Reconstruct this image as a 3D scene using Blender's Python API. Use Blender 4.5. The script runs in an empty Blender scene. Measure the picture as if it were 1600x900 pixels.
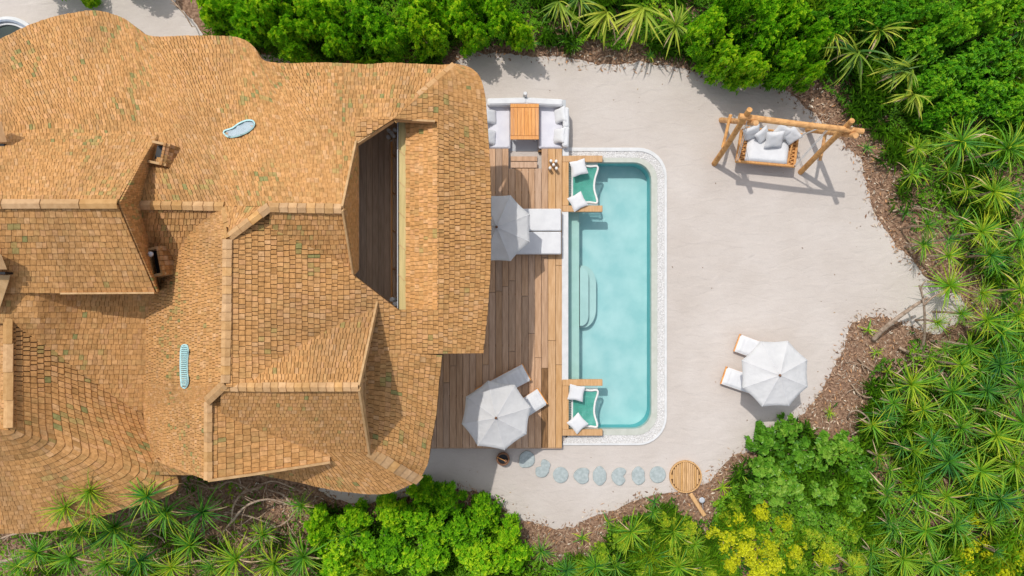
import bpy, bmesh, math, random
from mathutils import Vector, Matrix, noise
from mathutils.geometry import tessellate_polygon
random.seed(7)
R = math.radians
sc = bpy.context.scene
COL = sc.collection
# ------------------------------------------------------------------ camera, sky, sun
CAMH = 26.7
cd = bpy.data.cameras.new('camera'); cam = bpy.data.objects.new('camera', cd); COL.objects.link(cam)
cam.location = (0, 0, CAMH); cd.lens = 36 * CAMH / 40.0; cd.sensor_width = 36; cd.clip_end = 2000
sc.camera = cam
SUNV = Vector((-.305, .473, 1.0)).normalized()       # towards the sun
world = bpy.data.worlds.new('World'); sc.world = world; world.use_nodes = True
wn = world.node_tree.nodes; wl = world.node_tree.links
sky = wn.new('ShaderNodeTexSky'); sky.sky_type = 'NISHITA'; sky.sun_disc = False
sky.sun_elevation = math.asin(SUNV.z); sky.sun_rotation = math.atan2(SUNV.x, SUNV.y)
sky.dust_density = 2.0
hs_ = wn.new('ShaderNodeHueSaturation'); hs_.inputs['Saturation'].default_value = .45; wl.new(sky.outputs[0], hs_.inputs['Color']); wl.new(hs_.outputs[0], wn['Background'].inputs[0]); wn['Background'].inputs[1].default_value = 0.15
sd = bpy.data.lights.new('sun', 'SUN'); sun = bpy.data.objects.new('sun', sd); COL.objects.link(sun)
sd.energy = 2.35; sd.angle = R(0.6); sd.color = (1, .95, .88)
sun.rotation_euler = (-SUNV).to_track_quat('-Z', 'Y').to_euler(); sun.location = (0, 0, 40)
sc.view_settings.view_transform = 'Standard'; sc.view_settings.look = 'None'
sc.view_settings.exposure = 0.17; sc.view_settings.gamma = 1
sc.render.resolution_x = 1024; sc.render.resolution_y = 576

# ------------------------------------------------------------------ helpers
def W(px, py, z=0.0):
    k = (1 - z / CAMH) / 40.0
    return Vector(((px - 800) * k, (450 - py) * k, z))
def PX(v):
    k = 40.0 / (1 - v.z / CAMH)
    return (800 + v.x * k, 450 - v.y * k)
WL = {}
def wloc(o): return WL.get(o.name, Vector((0, 0, 0)))
def thing(name, label, cat, loc=(0, 0, 0), rz=0.0, group=None):
    o = bpy.data.objects.new(name, None); COL.objects.link(o)
    o.location = loc; o.rotation_euler = (0, 0, rz); o.empty_display_size = .2
    o['label'] = label; o['category'] = cat
    if group: o['group'] = group
    WL[o.name] = Vector(loc)
    return o
def tag(o, label, cat, group=None):
    o['label'] = label; o['category'] = cat
    if group: o['group'] = group
    return o
def mk(name, verts, faces, mat, parent=None, smooth=False, local=False, cols=None, kind=None, mats=None):
    me = bpy.data.meshes.new(name)
    me.from_pydata([tuple(v) for v in verts], [], faces)
    if cols:
        a = me.attributes.new('tint', 'FLOAT_COLOR', 'FACE')
        a.data.foreach_set('color', [c for col in cols for c in (col[0], col[1], col[2], 1.0)])
    for m in (mats or [mat]): me.materials.append(m)
    if smooth: me.polygons.foreach_set('use_smooth', [True] * len(me.polygons))
    me.update()
    o = bpy.data.objects.new(name, me); COL.objects.link(o)
    if parent is not None:
        o.parent = parent
        if not local:
            o.location = -wloc(parent)
    if kind: o['kind'] = kind
    return o
class MB:
    def __init__(s): s.v = []; s.f = []; s.c = []
    def add(s, vs, fs, col=None):
        b = len(s.v); s.v += [Vector(v) for v in vs]; s.f += [tuple(i + b for i in f) for f in fs]
        s.c += [col or (1, 1, 1)] * len(fs); return s
    def box(s, c, size, rot=None, col=None, bev=0.0):
        hx, hy, hz = [a / 2 for a in size]
        if bev <= 0:
            vs = [Vector((x, y, z)) for z in (-hz, hz) for x, y in ((-hx, -hy), (hx, -hy), (hx, hy), (-hx, hy))]
            fs = [(3, 2, 1, 0), (4, 5, 6, 7), (0, 1, 5, 4), (1, 2, 6, 5), (2, 3, 7, 6), (3, 0, 4, 7)]
        else:
            b = bev
            def ring(z, i): return [Vector((x, y, z)) for x, y in ((-hx + b + i, -hy + i), (hx - b - i, -hy + i), (hx - i, -hy + b + i), (hx - i, hy - b - i), (hx - b - i, hy - i), (-hx + b + i, hy - i), (-hx + i, hy - b - i), (-hx + i, -hy + b + i))]
            vs = ring(-hz, 0) + ring(hz - b, 0) + ring(hz, b)
            fs = [tuple(range(7, -1, -1)), tuple(range(16, 24))]
            for k in (0, 8):
                for i in range(8): fs.append((k + i, k + (i + 1) % 8, k + 8 + (i + 1) % 8, k + 8 + i))
        if rot is not None: vs = [rot @ v for v in vs]
        c = Vector(c)
        return s.add([v + c for v in vs], fs, col)
    def tube(s, pts, rad, n=8, col=None, caps=True):
        pts = [Vector(p) for p in pts]
        if not hasattr(rad, '__len__'): rad = [rad] * len(pts)
        vs = []; up = Vector((0, 0, 1))
        for i, p in enumerate(pts):
            d = (pts[min(i + 1, len(pts) - 1)] - pts[max(i - 1, 0)]).normalized()
            a = d.cross(up)
            if a.length < 1e-3: a = Vector((1, 0, 0))
            a.normalize(); b = d.cross(a)
            for k in range(n):
                t = 2 * math.pi * k / n; vs.append(p + rad[i] * (math.cos(t) * a + math.sin(t) * b))
        fs = []
        for i in range(len(pts) - 1):
            for k in range(n): fs.append((i * n + k, (i + 1) * n + k, (i + 1) * n + (k + 1) % n, i * n + (k + 1) % n))
        if caps: fs.append(tuple(range(n))); fs.append(tuple((len(pts) - 1) * n + k for k in range(n - 1, -1, -1)))
        return s.add(vs, fs, col)
    def lathe(s, prof, c=(0, 0, 0), n=20, col=None):
        c = Vector(c); vs = []
        for r, z in prof:
            for k in range(n):
                t = 2 * math.pi * k / n; vs.append(c + Vector((r * math.cos(t), r * math.sin(t), z)))
        fs = []
        for i in range(len(prof) - 1):
            for k in range(n): fs.append((i * n + k, i * n + (k + 1) % n, (i + 1) * n + (k + 1) % n, (i + 1) * n + k))
        return s.add(vs, fs, col)
    def prism(s, pts, z0, z1, col=None):
        n = len(pts); vs = [Vector((p[0], p[1], z0)) for p in pts] + [Vector((p[0], p[1], z1)) for p in pts]
        a = sum(pts[i][0] * pts[(i + 1) % n][1] - pts[(i + 1) % n][0] * pts[i][1] for i in range(n))
        idx = list(range(n)) if a > 0 else list(range(n - 1, -1, -1))
        fs = []
        for t in tessellate_polygon([[Vector((p[0], p[1], 0)) for p in pts]]):
            q = [pts[i] for i in t]
            ar = (q[1][0] - q[0][0]) * (q[2][1] - q[0][1]) - (q[2][0] - q[0][0]) * (q[1][1] - q[0][1])
            t = t if ar > 0 else t[::-1]
            fs.append(tuple(i + n for i in t)); fs.append(tuple(t[::-1]))
        for k in range(n):
            i, j = idx[k], idx[(k + 1) % n]; fs.append((i, j, j + n, i + n))
        return s.add(vs, fs, col)
    def build(s, name, mat, parent=None, smooth=False, local=False, kind=None):
        cols = s.c if any(c != (1, 1, 1) for c in s.c) else None
        return mk(name, s.v, s.f, mat, parent, smooth, local, cols, kind)
def copy_tree(o, parent=None):
    c = o.copy(); COL.objects.link(c); c.parent = parent
    for ch in list(o.children): copy_tree(ch, c)
    return c
def cr(pts, n):      # Catmull-Rom through points (tuples of any size), n per span
    out = []
    P = [pts[0]] + list(pts) + [pts[-1]]
    for i in range(1, len(P) - 2):
        for k in range(n):
            t = k / n; o = []
            for a, b, c, d in zip(P[i - 1], P[i], P[i + 1], P[i + 2]):
                o.append(.5 * (2 * b + (c - a) * t + (2 * a - 5 * b + 4 * c - d) * t * t + (3 * b - a - 3 * c + d) * t ** 3))
            out.append(tuple(o))
    out.append(tuple(pts[-1])); return out
def inpoly(x, y, P):
    c = False; j = len(P) - 1
    for i in range(len(P)):
        if (P[i][1] > y) != (P[j][1] > y) and x < (P[j][0] - P[i][0]) * (y - P[i][1]) / (P[j][1] - P[i][1]) + P[i][0]: c = not c
        j = i
    return c
def pdist(x, y, P):
    m = 1e9
    for i in range(len(P)):
        ax, ay = P[i]; bx, by = P[(i + 1) % len(P)]
        dx, dy = bx - ax, by - ay; t = max(0, min(1, ((x - ax) * dx + (y - ay) * dy) / (dx * dx + dy * dy + 1e-9)))
        m = min(m, math.hypot(x - ax - t * dx, y - ay - t * dy))
    return m

# ------------------------------------------------------------------ materials
def newmat(name):
    m = bpy.data.materials.new(name); m.use_nodes = True
    nt = m.node_tree; return m, nt, nt.nodes['Principled BSDF']
def N(nt, t, **k):
    n = nt.nodes.new(t)
    for a, b in k.items(): setattr(n, a, b)
    return n
def mat(name, col, col2=None, scale=6, rough=.7, bump=0, bscale=None, stretch=(1, 1, 1), objrand=0, tint=False, spec=.3, detail=6, contrast=(.35, .65), trans=0):
    m, nt, b = newmat(name); L = nt.links.new
    b.inputs['Roughness'].default_value = rough; b.inputs['Specular IOR Level'].default_value = spec
    g = N(nt, 'ShaderNodeNewGeometry'); mp = N(nt, 'ShaderNodeMapping'); mp.inputs['Scale'].default_value = stretch
    L(g.outputs['Position'], mp.inputs[0])
    out = None
    if col2:
        nz = N(nt, 'ShaderNodeTexNoise'); nz.inputs['Scale'].default_value = scale; nz.inputs['Detail'].default_value = detail
        if objrand:
            oi = N(nt, 'ShaderNodeObjectInfo'); ml = N(nt, 'ShaderNodeVectorMath', operation='ADD')
            sc_ = N(nt, 'ShaderNodeMath', operation='MULTIPLY'); sc_.inputs[1].default_value = 37; L(oi.outputs['Random'], sc_.inputs[0])
            L(mp.outputs[0], ml.inputs[0]); L(sc_.outputs[0], ml.inputs[1]); L(ml.outputs[0], nz.inputs[0])
        else: L(mp.outputs[0], nz.inputs[0])
        rp = N(nt, 'ShaderNodeValToRGB'); rp.color_ramp.elements[0].position = contrast[0]; rp.color_ramp.elements[1].position = contrast[1]
        rp.color_ramp.elements[0].color = (*col, 1); rp.color_ramp.elements[1].color = (*col2, 1)
        L(nz.outputs[0], rp.inputs[0]); out = rp.outputs[0]
    else:
        c = N(nt, 'ShaderNodeRGB'); c.outputs[0].default_value = (*col, 1); out = c.outputs[0]
    if tint:
        at = N(nt, 'ShaderNodeAttribute', attribute_name='tint'); mx = N(nt, 'ShaderNodeMix', data_type='RGBA', blend_type='MULTIPLY')
        mx.inputs[0].default_value = 1; L(out, mx.inputs[6]); L(at.outputs['Color'], mx.inputs[7]); out = mx.outputs[2]
    if objrand:
        oi = N(nt, 'ShaderNodeObjectInfo'); hs = N(nt, 'ShaderNodeHueSaturation')
        mr = N(nt, 'ShaderNodeMapRange'); mr.inputs[3].default_value = 1 - objrand; mr.inputs[4].default_value = 1 + objrand
        L(oi.outputs['Random'], mr.inputs[0]); L(mr.outputs[0], hs.inputs['Value'])
        m2 = N(nt, 'ShaderNodeMapRange'); m2.inputs[3].default_value = 1 + objrand * .6; m2.inputs[4].default_value = 1 - objrand * .6
        fr = N(nt, 'ShaderNodeMath', operation='FRACT'); m3 = N(nt, 'ShaderNodeMath', operation='MULTIPLY'); m3.inputs[1].default_value = 7.3
        L(oi.outputs['Random'], m3.inputs[0]); L(m3.outputs[0], fr.inputs[0]); L(fr.outputs[0], m2.inputs[0]); L(m2.outputs[0], hs.inputs['Saturation'])
        L(out, hs.inputs['Color']); out = hs.outputs[0]
    L(out, b.inputs['Base Color'])
    if bump:
        nb = N(nt, 'ShaderNodeTexNoise'); nb.inputs['Scale'].default_value = bscale or scale * 3; nb.inputs['Detail'].default_value = 5; L(mp.outputs[0], nb.inputs[0])
        bp = N(nt, 'ShaderNodeBump'); bp.inputs['Strength'].default_value = 1; bp.inputs['Distance'].default_value = bump
        L(nb.outputs[0], bp.inputs['Height']); L(bp.outputs[0], b.inputs['Normal'])
    if trans:
        tr = N(nt, 'ShaderNodeBsdfTranslucent'); L(out, tr.inputs[0]); ms = N(nt, 'ShaderNodeMixShader'); ms.inputs[0].default_value = trans
        L(b.outputs[0], ms.inputs[1]); L(tr.outputs[0], ms.inputs[2]); L(ms.outputs[0], nt.nodes['Material Output'].inputs[0])
    return m
M = {}
M['shingle'] = mat('shingle', (.78, .74, .68), (1.12, 1.1, 1.08), scale=9, rough=.85, tint=True, bump=.006, bscale=40, spec=.15)
M['cap'] = mat('ridge_wood', (.46, .265, .115), (.55, .335, .155), scale=7, rough=.8, objrand=.14, spec=.2)
M['underlay'] = mat('underlay', (.14, .075, .03), (.20, .11, .045), scale=5, rough=.9)
M['fascia'] = mat('verge_wood', (.44, .27, .12), (.56, .36, .18), scale=5, rough=.75)
M['wall'] = mat('plaster', (.50, .42, .33), (.58, .50, .40), scale=3, rough=.9)
M['deck'] = mat('deck_board', (.40, .245, .15), (.56, .37, .24), scale=3.0, rough=.7, stretch=(6, .55, 3), objrand=.16, bump=.003, bscale=20, spec=.25, contrast=(.3, .7))
M['deckwet'] = mat('wet_board', (.14, .075, .035), (.26, .15, .075), scale=3.0, rough=.35, stretch=(6, .8, 3), objrand=.15)
M['gold'] = mat('golden_board', (.50, .28, .12), (.62, .38, .19), scale=3.0, rough=.65, stretch=(6, .55, 3), objrand=.08)
M['teak'] = mat('teak', (.60, .25, .07), (.74, .36, .12), scale=3.0, rough=.5, stretch=(6, .6, 3), objrand=.08)
M['slat'] = mat('slat', (.50, .28, .11), (.66, .40, .18), scale=3.5, rough=.6, stretch=(8, .7, 3), objrand=.12)
M['floor'] = mat('upper_floor', (.60, .41, .27), (.76, .55, .39), scale=3.0, rough=.7, stretch=(6, .6, 3), objrand=.12)
M['beam'] = mat('pale_beam', (.50, .40, .17), (.60, .48, .22), scale=2.0, rough=.7, stretch=(8, .5, 3))
M['log'] = mat('log', (.40, .19, .07), (.66, .36, .14), scale=6, rough=.75, bump=.012, bscale=14, objrand=.08, contrast=(.28, .55))
M['wicker'] = mat('wicker', (.50, .24, .08), (.66, .34, .12), scale=14, rough=.65)
M['fabric'] = mat('white_fabric', (.64, .645, .66), (.70, .705, .715), scale=3, rough=.9, bump=.012, bscale=5, spec=.1)
M['canopy'] = mat('canopy_fabric', (.66, .665, .67), (.72, .725, .73), scale=2, rough=.9, bump=.035, bscale=5, spec=.1, trans=.25)
M['cushion'] = mat('cushion', (.62, .62, .68), (.68, .68, .73), scale=3, rough=.9, bump=.01, bscale=5, spec=.1)
M['whitepaint'] = mat('white_render', (.60, .61, .61), (.68, .68, .68), scale=4, rough=.8)
M['coping'] = mat('pool_coping', (.46, .48, .42), (.52, .535, .48), scale=5, rough=.5)
M['pebble'] = mat('pebble', (.56, .55, .54), (.74, .73, .72), scale=20, rough=.6)
M['grout'] = mat('pebble_bed', (.50, .48, .46), (.62, .61, .59), scale=20, rough=.9)
M['poolwall'] = mat('pool_wall', (.14, .46, .48), (.17, .50, .51), scale=3, rough=.6)
M['poolfloor'] = mat('pool_floor', (.39, .54, .54), (.54, .63, .62), scale=1.1, rough=.6, detail=9)
M['ledge'] = mat('pool_ledge', (.48, .54, .47), (.54, .58, .52), scale=2, rough=.6)
M['poolstep'] = mat('pool_step', (.50, .55, .52), (.56, .60, .57), scale=2, rough=.6)
M['stone'] = mat('stepping_stone', (.32, .37, .37), (.42, .47, .47), scale=9, rough=.8, bump=.01, bscale=12)
M['rope'] = mat('rope', (.75, .74, .72), rough=.9)
M['net'] = mat('net', (.06, .36, .27), (.10, .44, .34), scale=3, rough=.6)
M['brown'] = mat('brown_pot', (.17, .08, .045), (.22, .11, .06), scale=5, rough=.4)
M['black'] = mat('black', (.012, .012, .014), rough=.4)
M['grey'] = mat('metal_grey', (.45, .47, .50), rough=.4)
M['darkwater'] = mat('dark_water', (.02, .035, .03), (.03, .05, .04), scale=3, rough=.08, spec=.5)
M['tubrim'] = mat('tub_rim', (.20, .24, .30), (.28, .32, .38), scale=5, rough=.5)
M['frame'] = mat('skylight_frame', (.42, .66, .66), rough=.4)
M['branch'] = mat('bark', (.26, .18, .12), (.46, .35, .26), scale=8, rough=.9, bump=.01, objrand=.15)
M['litter'] = mat('litter', (.85, .85, .85), (1.1, 1.1, 1.1), scale=5, rough=.95, tint=True, spec=.05)
M['blind'] = mat('skylight_lining', (.42, .45, .48), (.50, .53, .56), scale=5, rough=.6)
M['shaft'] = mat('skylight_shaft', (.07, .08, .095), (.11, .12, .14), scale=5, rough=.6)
M['dead'] = mat('dead_leaf', (.42, .30, .17), (.60, .47, .30), scale=6, rough=.9, spec=.05)
M['grate'] = mat('grate', (.10, .22, .25), rough=.3)
def glassmat(name, tint, fac):
    m, nt, b = newmat(name); L = nt.links.new; b.inputs['Roughness'].default_value = .12; b.inputs['Base Color'].default_value = (*tint, 1)
    t = N(nt, 'ShaderNodeBsdfTransparent'); t.inputs[0].default_value = (*tint, 1)
    s = N(nt, 'ShaderNodeMixShader'); s.inputs[0].default_value = fac; L(t.outputs[0], s.inputs[1]); L(b.outputs[0], s.inputs[2]); L(s.outputs[0], nt.nodes['Material Output'].inputs[0]); return m
M['glass'] = glassmat('skylight_glass', (.86, .92, .94), .10)
def watermat():
    m, nt, b = newmat('pool_water'); L = nt.links.new
    t = N(nt, 'ShaderNodeBsdfTransparent'); t.inputs[0].default_value = (.80, .97, .98, 1)
    g = N(nt, 'ShaderNodeBsdfGlossy'); g.inputs['Roughness'].default_value = .03
    fr = N(nt, 'ShaderNodeFresnel'); fr.inputs[0].default_value = 1.33
    nz = N(nt, 'ShaderNodeTexNoise'); nz.inputs['Scale'].default_value = 3.5; nz.inputs['Detail'].default_value = 4
    ge = N(nt, 'ShaderNodeNewGeometry'); L(ge.outputs['Position'], nz.inputs[0])
    bp = N(nt, 'ShaderNodeBump'); bp.inputs['Distance'].default_value = .05; L(nz.outputs[0], bp.inputs['Height'])
    L(bp.outputs[0], g.inputs['Normal']); L(bp.outputs[0], fr.inputs['Normal'])
    s = N(nt, 'ShaderNodeMixShader'); L(fr.outputs[0], s.inputs[0]); L(t.outputs[0], s.inputs[1]); L(g.outputs[0], s.inputs[2])
    L(s.outputs[0], nt.nodes['Material Output'].inputs[0]); return m
M['water'] = watermat()
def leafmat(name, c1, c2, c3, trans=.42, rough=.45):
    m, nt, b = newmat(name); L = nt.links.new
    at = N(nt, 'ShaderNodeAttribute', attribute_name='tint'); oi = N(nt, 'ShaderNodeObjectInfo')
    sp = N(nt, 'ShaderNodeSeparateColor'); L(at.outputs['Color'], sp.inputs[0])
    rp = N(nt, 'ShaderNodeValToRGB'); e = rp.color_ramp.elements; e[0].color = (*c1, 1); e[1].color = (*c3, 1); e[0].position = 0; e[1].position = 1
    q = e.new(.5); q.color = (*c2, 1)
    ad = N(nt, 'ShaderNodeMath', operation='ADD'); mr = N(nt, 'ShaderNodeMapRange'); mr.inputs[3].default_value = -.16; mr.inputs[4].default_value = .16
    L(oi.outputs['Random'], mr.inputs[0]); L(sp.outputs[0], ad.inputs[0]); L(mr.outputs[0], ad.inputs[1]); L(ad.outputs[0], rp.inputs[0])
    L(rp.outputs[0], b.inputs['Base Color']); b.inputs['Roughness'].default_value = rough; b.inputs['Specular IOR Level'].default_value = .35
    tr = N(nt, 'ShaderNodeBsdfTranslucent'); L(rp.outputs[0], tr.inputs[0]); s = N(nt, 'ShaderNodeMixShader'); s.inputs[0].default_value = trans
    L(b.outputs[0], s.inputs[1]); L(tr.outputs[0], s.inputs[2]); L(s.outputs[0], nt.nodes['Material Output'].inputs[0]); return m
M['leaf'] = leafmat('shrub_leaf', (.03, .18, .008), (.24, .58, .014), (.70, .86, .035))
M['leafdark'] = leafmat('dark_shrub_leaf', (.03, .17, .01), (.15, .46, .015), (.46, .70, .03))
M['leafround'] = leafmat('round_leaf', (.04, .17, .012), (.17, .42, .03), (.42, .62, .09), rough=.35)
M['leaflime'] = leafmat('lime_leaf', (.08, .24, .02), (.32, .52, .025), (.72, .72, .05))
M['leafyellow'] = leafmat('yellow_leaf', (.18, .36, .012), (.58, .62, .015), (.86, .86, .03))
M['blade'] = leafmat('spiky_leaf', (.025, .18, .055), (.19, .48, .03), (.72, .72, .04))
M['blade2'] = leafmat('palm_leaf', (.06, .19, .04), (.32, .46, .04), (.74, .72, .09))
M['cover'] = leafmat('ground_cover', (.03, .13, .012), (.20, .44, .018), (.64, .66, .035))
def sandmat():
    m, nt, b = newmat('sand'); L = nt.links.new; g = N(nt, 'ShaderNodeNewGeometry')
    n1 = N(nt, 'ShaderNodeTexNoise'); n1.inputs['Scale'].default_value = .35; n1.inputs['Detail'].default_value = 8; n1.inputs['Roughness'].default_value = .6; L(g.outputs['Position'], n1.inputs[0])
    rp = N(nt, 'ShaderNodeValToRGB'); e = rp.color_ramp.elements; e[0].position = .3; e[1].position = .7; e[0].color = (.485, .430, .385, 1); e[1].color = (.57, .52, .48, 1); L(n1.outputs[0], rp.inputs[0])
    n2 = N(nt, 'ShaderNodeTexNoise'); n2.inputs['Scale'].default_value = 60; n2.inputs['Detail'].default_value = 3; L(g.outputs['Position'], n2.inputs[0])
    mx = N(nt, 'ShaderNodeMix', data_type='RGBA', blend_type='OVERLAY'); mx.inputs[0].default_value = .25; L(rp.outputs[0], mx.inputs[6]); L(n2.outputs[0], mx.inputs[7])
    L(mx.outputs[2], b.inputs['Base Color']); b.inputs['Roughness'].default_value = .95; b.inputs['Specular IOR Level'].default_value = .1
    n3 = N(nt, 'ShaderNodeTexNoise'); n3.inputs['Scale'].default_value = 2.6; n3.inputs['Detail'].default_value = 7; n3.inputs['Distortion'].default_value = .6
    mp = N(nt, 'ShaderNodeMapping'); mp.inputs['Scale'].default_value = (.6, 1.3, 1); L(g.outputs['Position'], mp.inputs[0]); L(mp.outputs[0], n3.inputs[0])
    vo = N(nt, 'ShaderNodeTexVoronoi'); vo.inputs['Scale'].default_value = 2.2; L(g.outputs['Position'], vo.inputs[0])
    vm = N(nt, 'ShaderNodeMapRange'); vm.inputs[1].default_value = .0; vm.inputs[2].default_value = .30; vm.inputs[3].default_value = -.22; vm.inputs[4].default_value = 0; L(vo.outputs['Distance'], vm.inputs[0])
    n5 = N(nt, 'ShaderNodeTexNoise'); n5.inputs['Scale'].default_value = .22; L(g.outputs['Position'], n5.inputs[0])
    m5 = N(nt, 'ShaderNodeMapRange'); m5.inputs[1].default_value = .48; m5.inputs[2].default_value = .60; L(n5.outputs[0], m5.inputs[0])
    mm5 = N(nt, 'ShaderNodeMath', operation='MULTIPLY'); L(vm.outputs[0], mm5.inputs[0]); L(m5.outputs[0], mm5.inputs[1])
    ad5 = N(nt, 'ShaderNodeMath', operation='ADD'); L(n3.outputs[0], ad5.inputs[0]); L(mm5.outputs[0], ad5.inputs[1])
    bp = N(nt, 'ShaderNodeBump'); bp.inputs['Distance'].default_value = .045; bp.inputs['Strength'].default_value = .9; L(ad5.outputs[0], bp.inputs['Height']); L(bp.outputs[0], b.inputs['Normal'])
    return m
M['sand'] = sandmat()
M['soil'] = mat('leaf_litter_soil', (.14, .08, .052), (.40, .26, .175), scale=9, rough=.95, bump=.06, bscale=9, spec=.05, detail=9, contrast=(.35, .7))

# ------------------------------------------------------------------ ground
SAND = [(705, 101), (716, 92), (742, 82), (790, 84), (850, 87), (900, 94), (955, 103), (1010, 99), (1070, 106), (1100, 116), (1150, 128), (1210, 128), (1238, 148), (1270, 178), (1300, 205), (1322, 228), (1345, 245), (1350, 275), (1358, 305), (1368, 335), (1390, 368), (1412, 395), (1435, 415), (1446, 432), (1468, 450), (1500, 462), (1512, 480), (1495, 505), (1470, 518), (1460, 522), (1436, 514), (1408, 505), (1385, 496), (1352, 495), (1332, 506), (1322, 532), (1312, 560), (1296, 590), (1276, 622), (1255, 645), (1225, 665), (1190, 690), (1170, 705), (1146, 712), (1128, 730), (1105, 752), (1060, 768), (1020, 774), (990, 782), (960, 798), (925, 808), (897, 822), (868, 826), (838, 818), (812, 812), (790, 795), (770, 780), (745, 770), (700, 765), (640, 775), (560, 790), (500, 770), (480, 740), (480, 300), (560, 160), (690, 130)]
POOLH = [(868, 231), (1005, 231), (1022, 236), (1036, 250), (1040.5, 268), (1040.5, 655), (1036, 675), (1022, 689), (1003, 694.5), (868, 694.5)]
def jag(P, step=5, amp=3.2, seed=0):
    out = []
    for i in range(len(P)):
        a, b = P[i], P[(i + 1) % len(P)]; d = math.hypot(b[0] - a[0], b[1] - a[1]); n = max(1, int(d / step))
        for k in range(n):
            t = k / n; x, y = a[0] + (b[0] - a[0]) * t, a[1] + (b[1] - a[1]) * t
            v = noise.noise_vector(Vector((x * .11, y * .11, seed))) * amp * 1.4 + noise.noise_vector(Vector((x * .02, y * .02, seed + 9))) * amp
            out.append((x + v.x, y + v.y))
    return out
def sheet(name, outer, holes, z, m):
    loops = [[W(x, y, z) for x, y in outer]] + [[W(x, y, z) for x, y in h] for h in holes]
    tr = tessellate_polygon(loops); vs = [v for l in loops for v in l]; fs = []
    for t in tr:
        a, b, c = [vs[i] for i in t]
        fs.append(t if (b - a).cross(c - a).z > 0 else t[::-1])
    return mk(name, vs, fs, m, kind='structure')
SANDJ = jag(SAND)
PH2 = [(884, 240)] + [(1036 - 40 + 40 * math.sin(math.pi / 2 * k / 8), 280 - 40 * math.cos(math.pi / 2 * k / 8)) for k in range(9)] + [(1036 - 40 + 40 * math.cos(math.pi / 2 * k / 8), 650 + 40 * math.sin(math.pi / 2 * k / 8)) for k in range(9)] + [(884, 690)]
sheet('sand', SANDJ, [PH2], .02, M['sand'])
SAND2 = [(-300, -300), (262, -300), (270, -40), (275, 8), (300, 30), (318, 60), (335, 78), (400, 84), (452, 86), (470, 130), (200, 250), (-300, 250)]
sheet('sand_path', jag(SAND2, seed=4), [], .02, M['sand'])
sheet('soil', [(-4000, -4000), (5600, -4000), (5600, 4900), (-4000, 4900)], [PH2], 0, M['soil'])

# ------------------------------------------------------------------ pool
def rrect(x0, y0, x1, y1, r, n=8, rl=0):
    p = [(x0, y0)]
    for k in range(n + 1):
        a = math.pi / 2 * k / n; p.append((x1 - r + r * math.sin(a), y0 + r - r * math.cos(a)))
    for k in range(n + 1):
        a = math.pi / 2 * k / n; p.append((x1 - r + r * math.cos(a), y1 - r + r * math.sin(a)))
    p.append((x0, y1)); return p
pool = thing('swimming_pool', 'long rectangular turquoise swimming pool with rounded right corners beside the wooden deck', 'pool', W(950, 460, 0))
Lw = rrect(888, 253.5, 1018, 670.5, 28); Lc = rrect(888, 246.5, 1027, 680, 34); Lp = rrect(879, 236, 1038.5, 692.5, 42); Lo = rrect(879, 230.5, 1042, 695.5, 45)
def ring(name, a, b, z0, z1, m, close=False, par=pool):
    n = len(a); mb = MB()
    A1 = [W(x, y, z1) for x, y in a]; B1 = [W(x, y, z1) for x, y in b]
    A0 = [Vector((v.x, v.y, z0)) for v in A1]; B0 = [Vector((v.x, v.y, z0)) for v in B1]
    vs = A1 + B1 + A0 + B0; fs = []
    for i in range(n - 1):
        j = i + 1; fs += [(i, j, n + j, n + i), (i, 2 * n + i, 2 * n + j, j), (n + i, n + j, 3 * n + j, 3 * n + i)]
    fs += [(0, n, 3 * n, 2 * n), (n - 1, 3 * n - 1, 4 * n - 1, 2 * n - 1)]
    mb.add(vs, fs); return mb.build(name, m, par)
ring('coping', Lw, Lc, -.25, .075, M['coping'])
ring('pebble_bed', Lc, Lp, -.1, .045, M['grout'])
ring('kerb', Lp, Lo, -.1, .09, M['whitepaint'])
DEP = -.92
fl = rrect(905, 253.5, 1018, 670.5, 28)
wv = [W(x, y, 0) for x, y in rrect(888, 253.5, 1018, 670.5, 28)]
n = len(wv); vs = [Vector((v.x, v.y, .04)) for v in wv] + [Vector((v.x, v.y, DEP)) for v in wv]
mk('basin_wall', vs, [(i, i + n, (i + 1) % n + n, (i + 1) % n) for i in range(n)], M['poolwall'], pool)
mk('basin_floor', [Vector((v.x, v.y, DEP)) for v in wv], [tuple(range(n))][::-1], M['poolfloor'], pool)
mk('water_surface', [Vector((v.x, v.y, -.03)) for v in wv], [tuple(range(n))], M['water'], pool)
b0 = W(888, 254, 0); b1 = W(906, 670, 0)
MB().box(((b0.x + b1.x) / 2 + .01, (b0.y + b1.y) / 2, (-.28 + DEP) / 2), (b1.x - b0.x - .02, b0.y - b1.y - .02, -.28 - DEP)).build('ledge', M['ledge'], pool)
def stad(x0, x1, y0, y1, z, m, nm, rr):
    P = [(x0, y0)]
    for k in range(9): a = math.pi / 2 * k / 8; P.append((x1 - rr + rr * math.sin(a), y0 + rr * 1.5 - rr * 1.5 * math.cos(a)))
    for k in range(9): a = math.pi / 2 * k / 8; P.append((x1 - rr + rr * math.cos(a), y1 - rr * 1.5 + rr * 1.5 * math.sin(a)))
    P.append((x0, y1)); MB().prism([W(x, y, z)[:2] for x, y in P][::-1], DEP + .01, z).build(nm, m, pool)
stad(906, 931.5, 415, 512, -.62, M['poolstep'], 'pool_step', 20)
stad(906, 919.5, 418, 509, -.42, M['poolstep'], 'pool_step', 11)
MB().box((*W(883, 462, .3)[:2], .03), ((888.3 - 878.5) / 40, 261 / 40, .56)).build('parapet', M['whitepaint'], pool)
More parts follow.
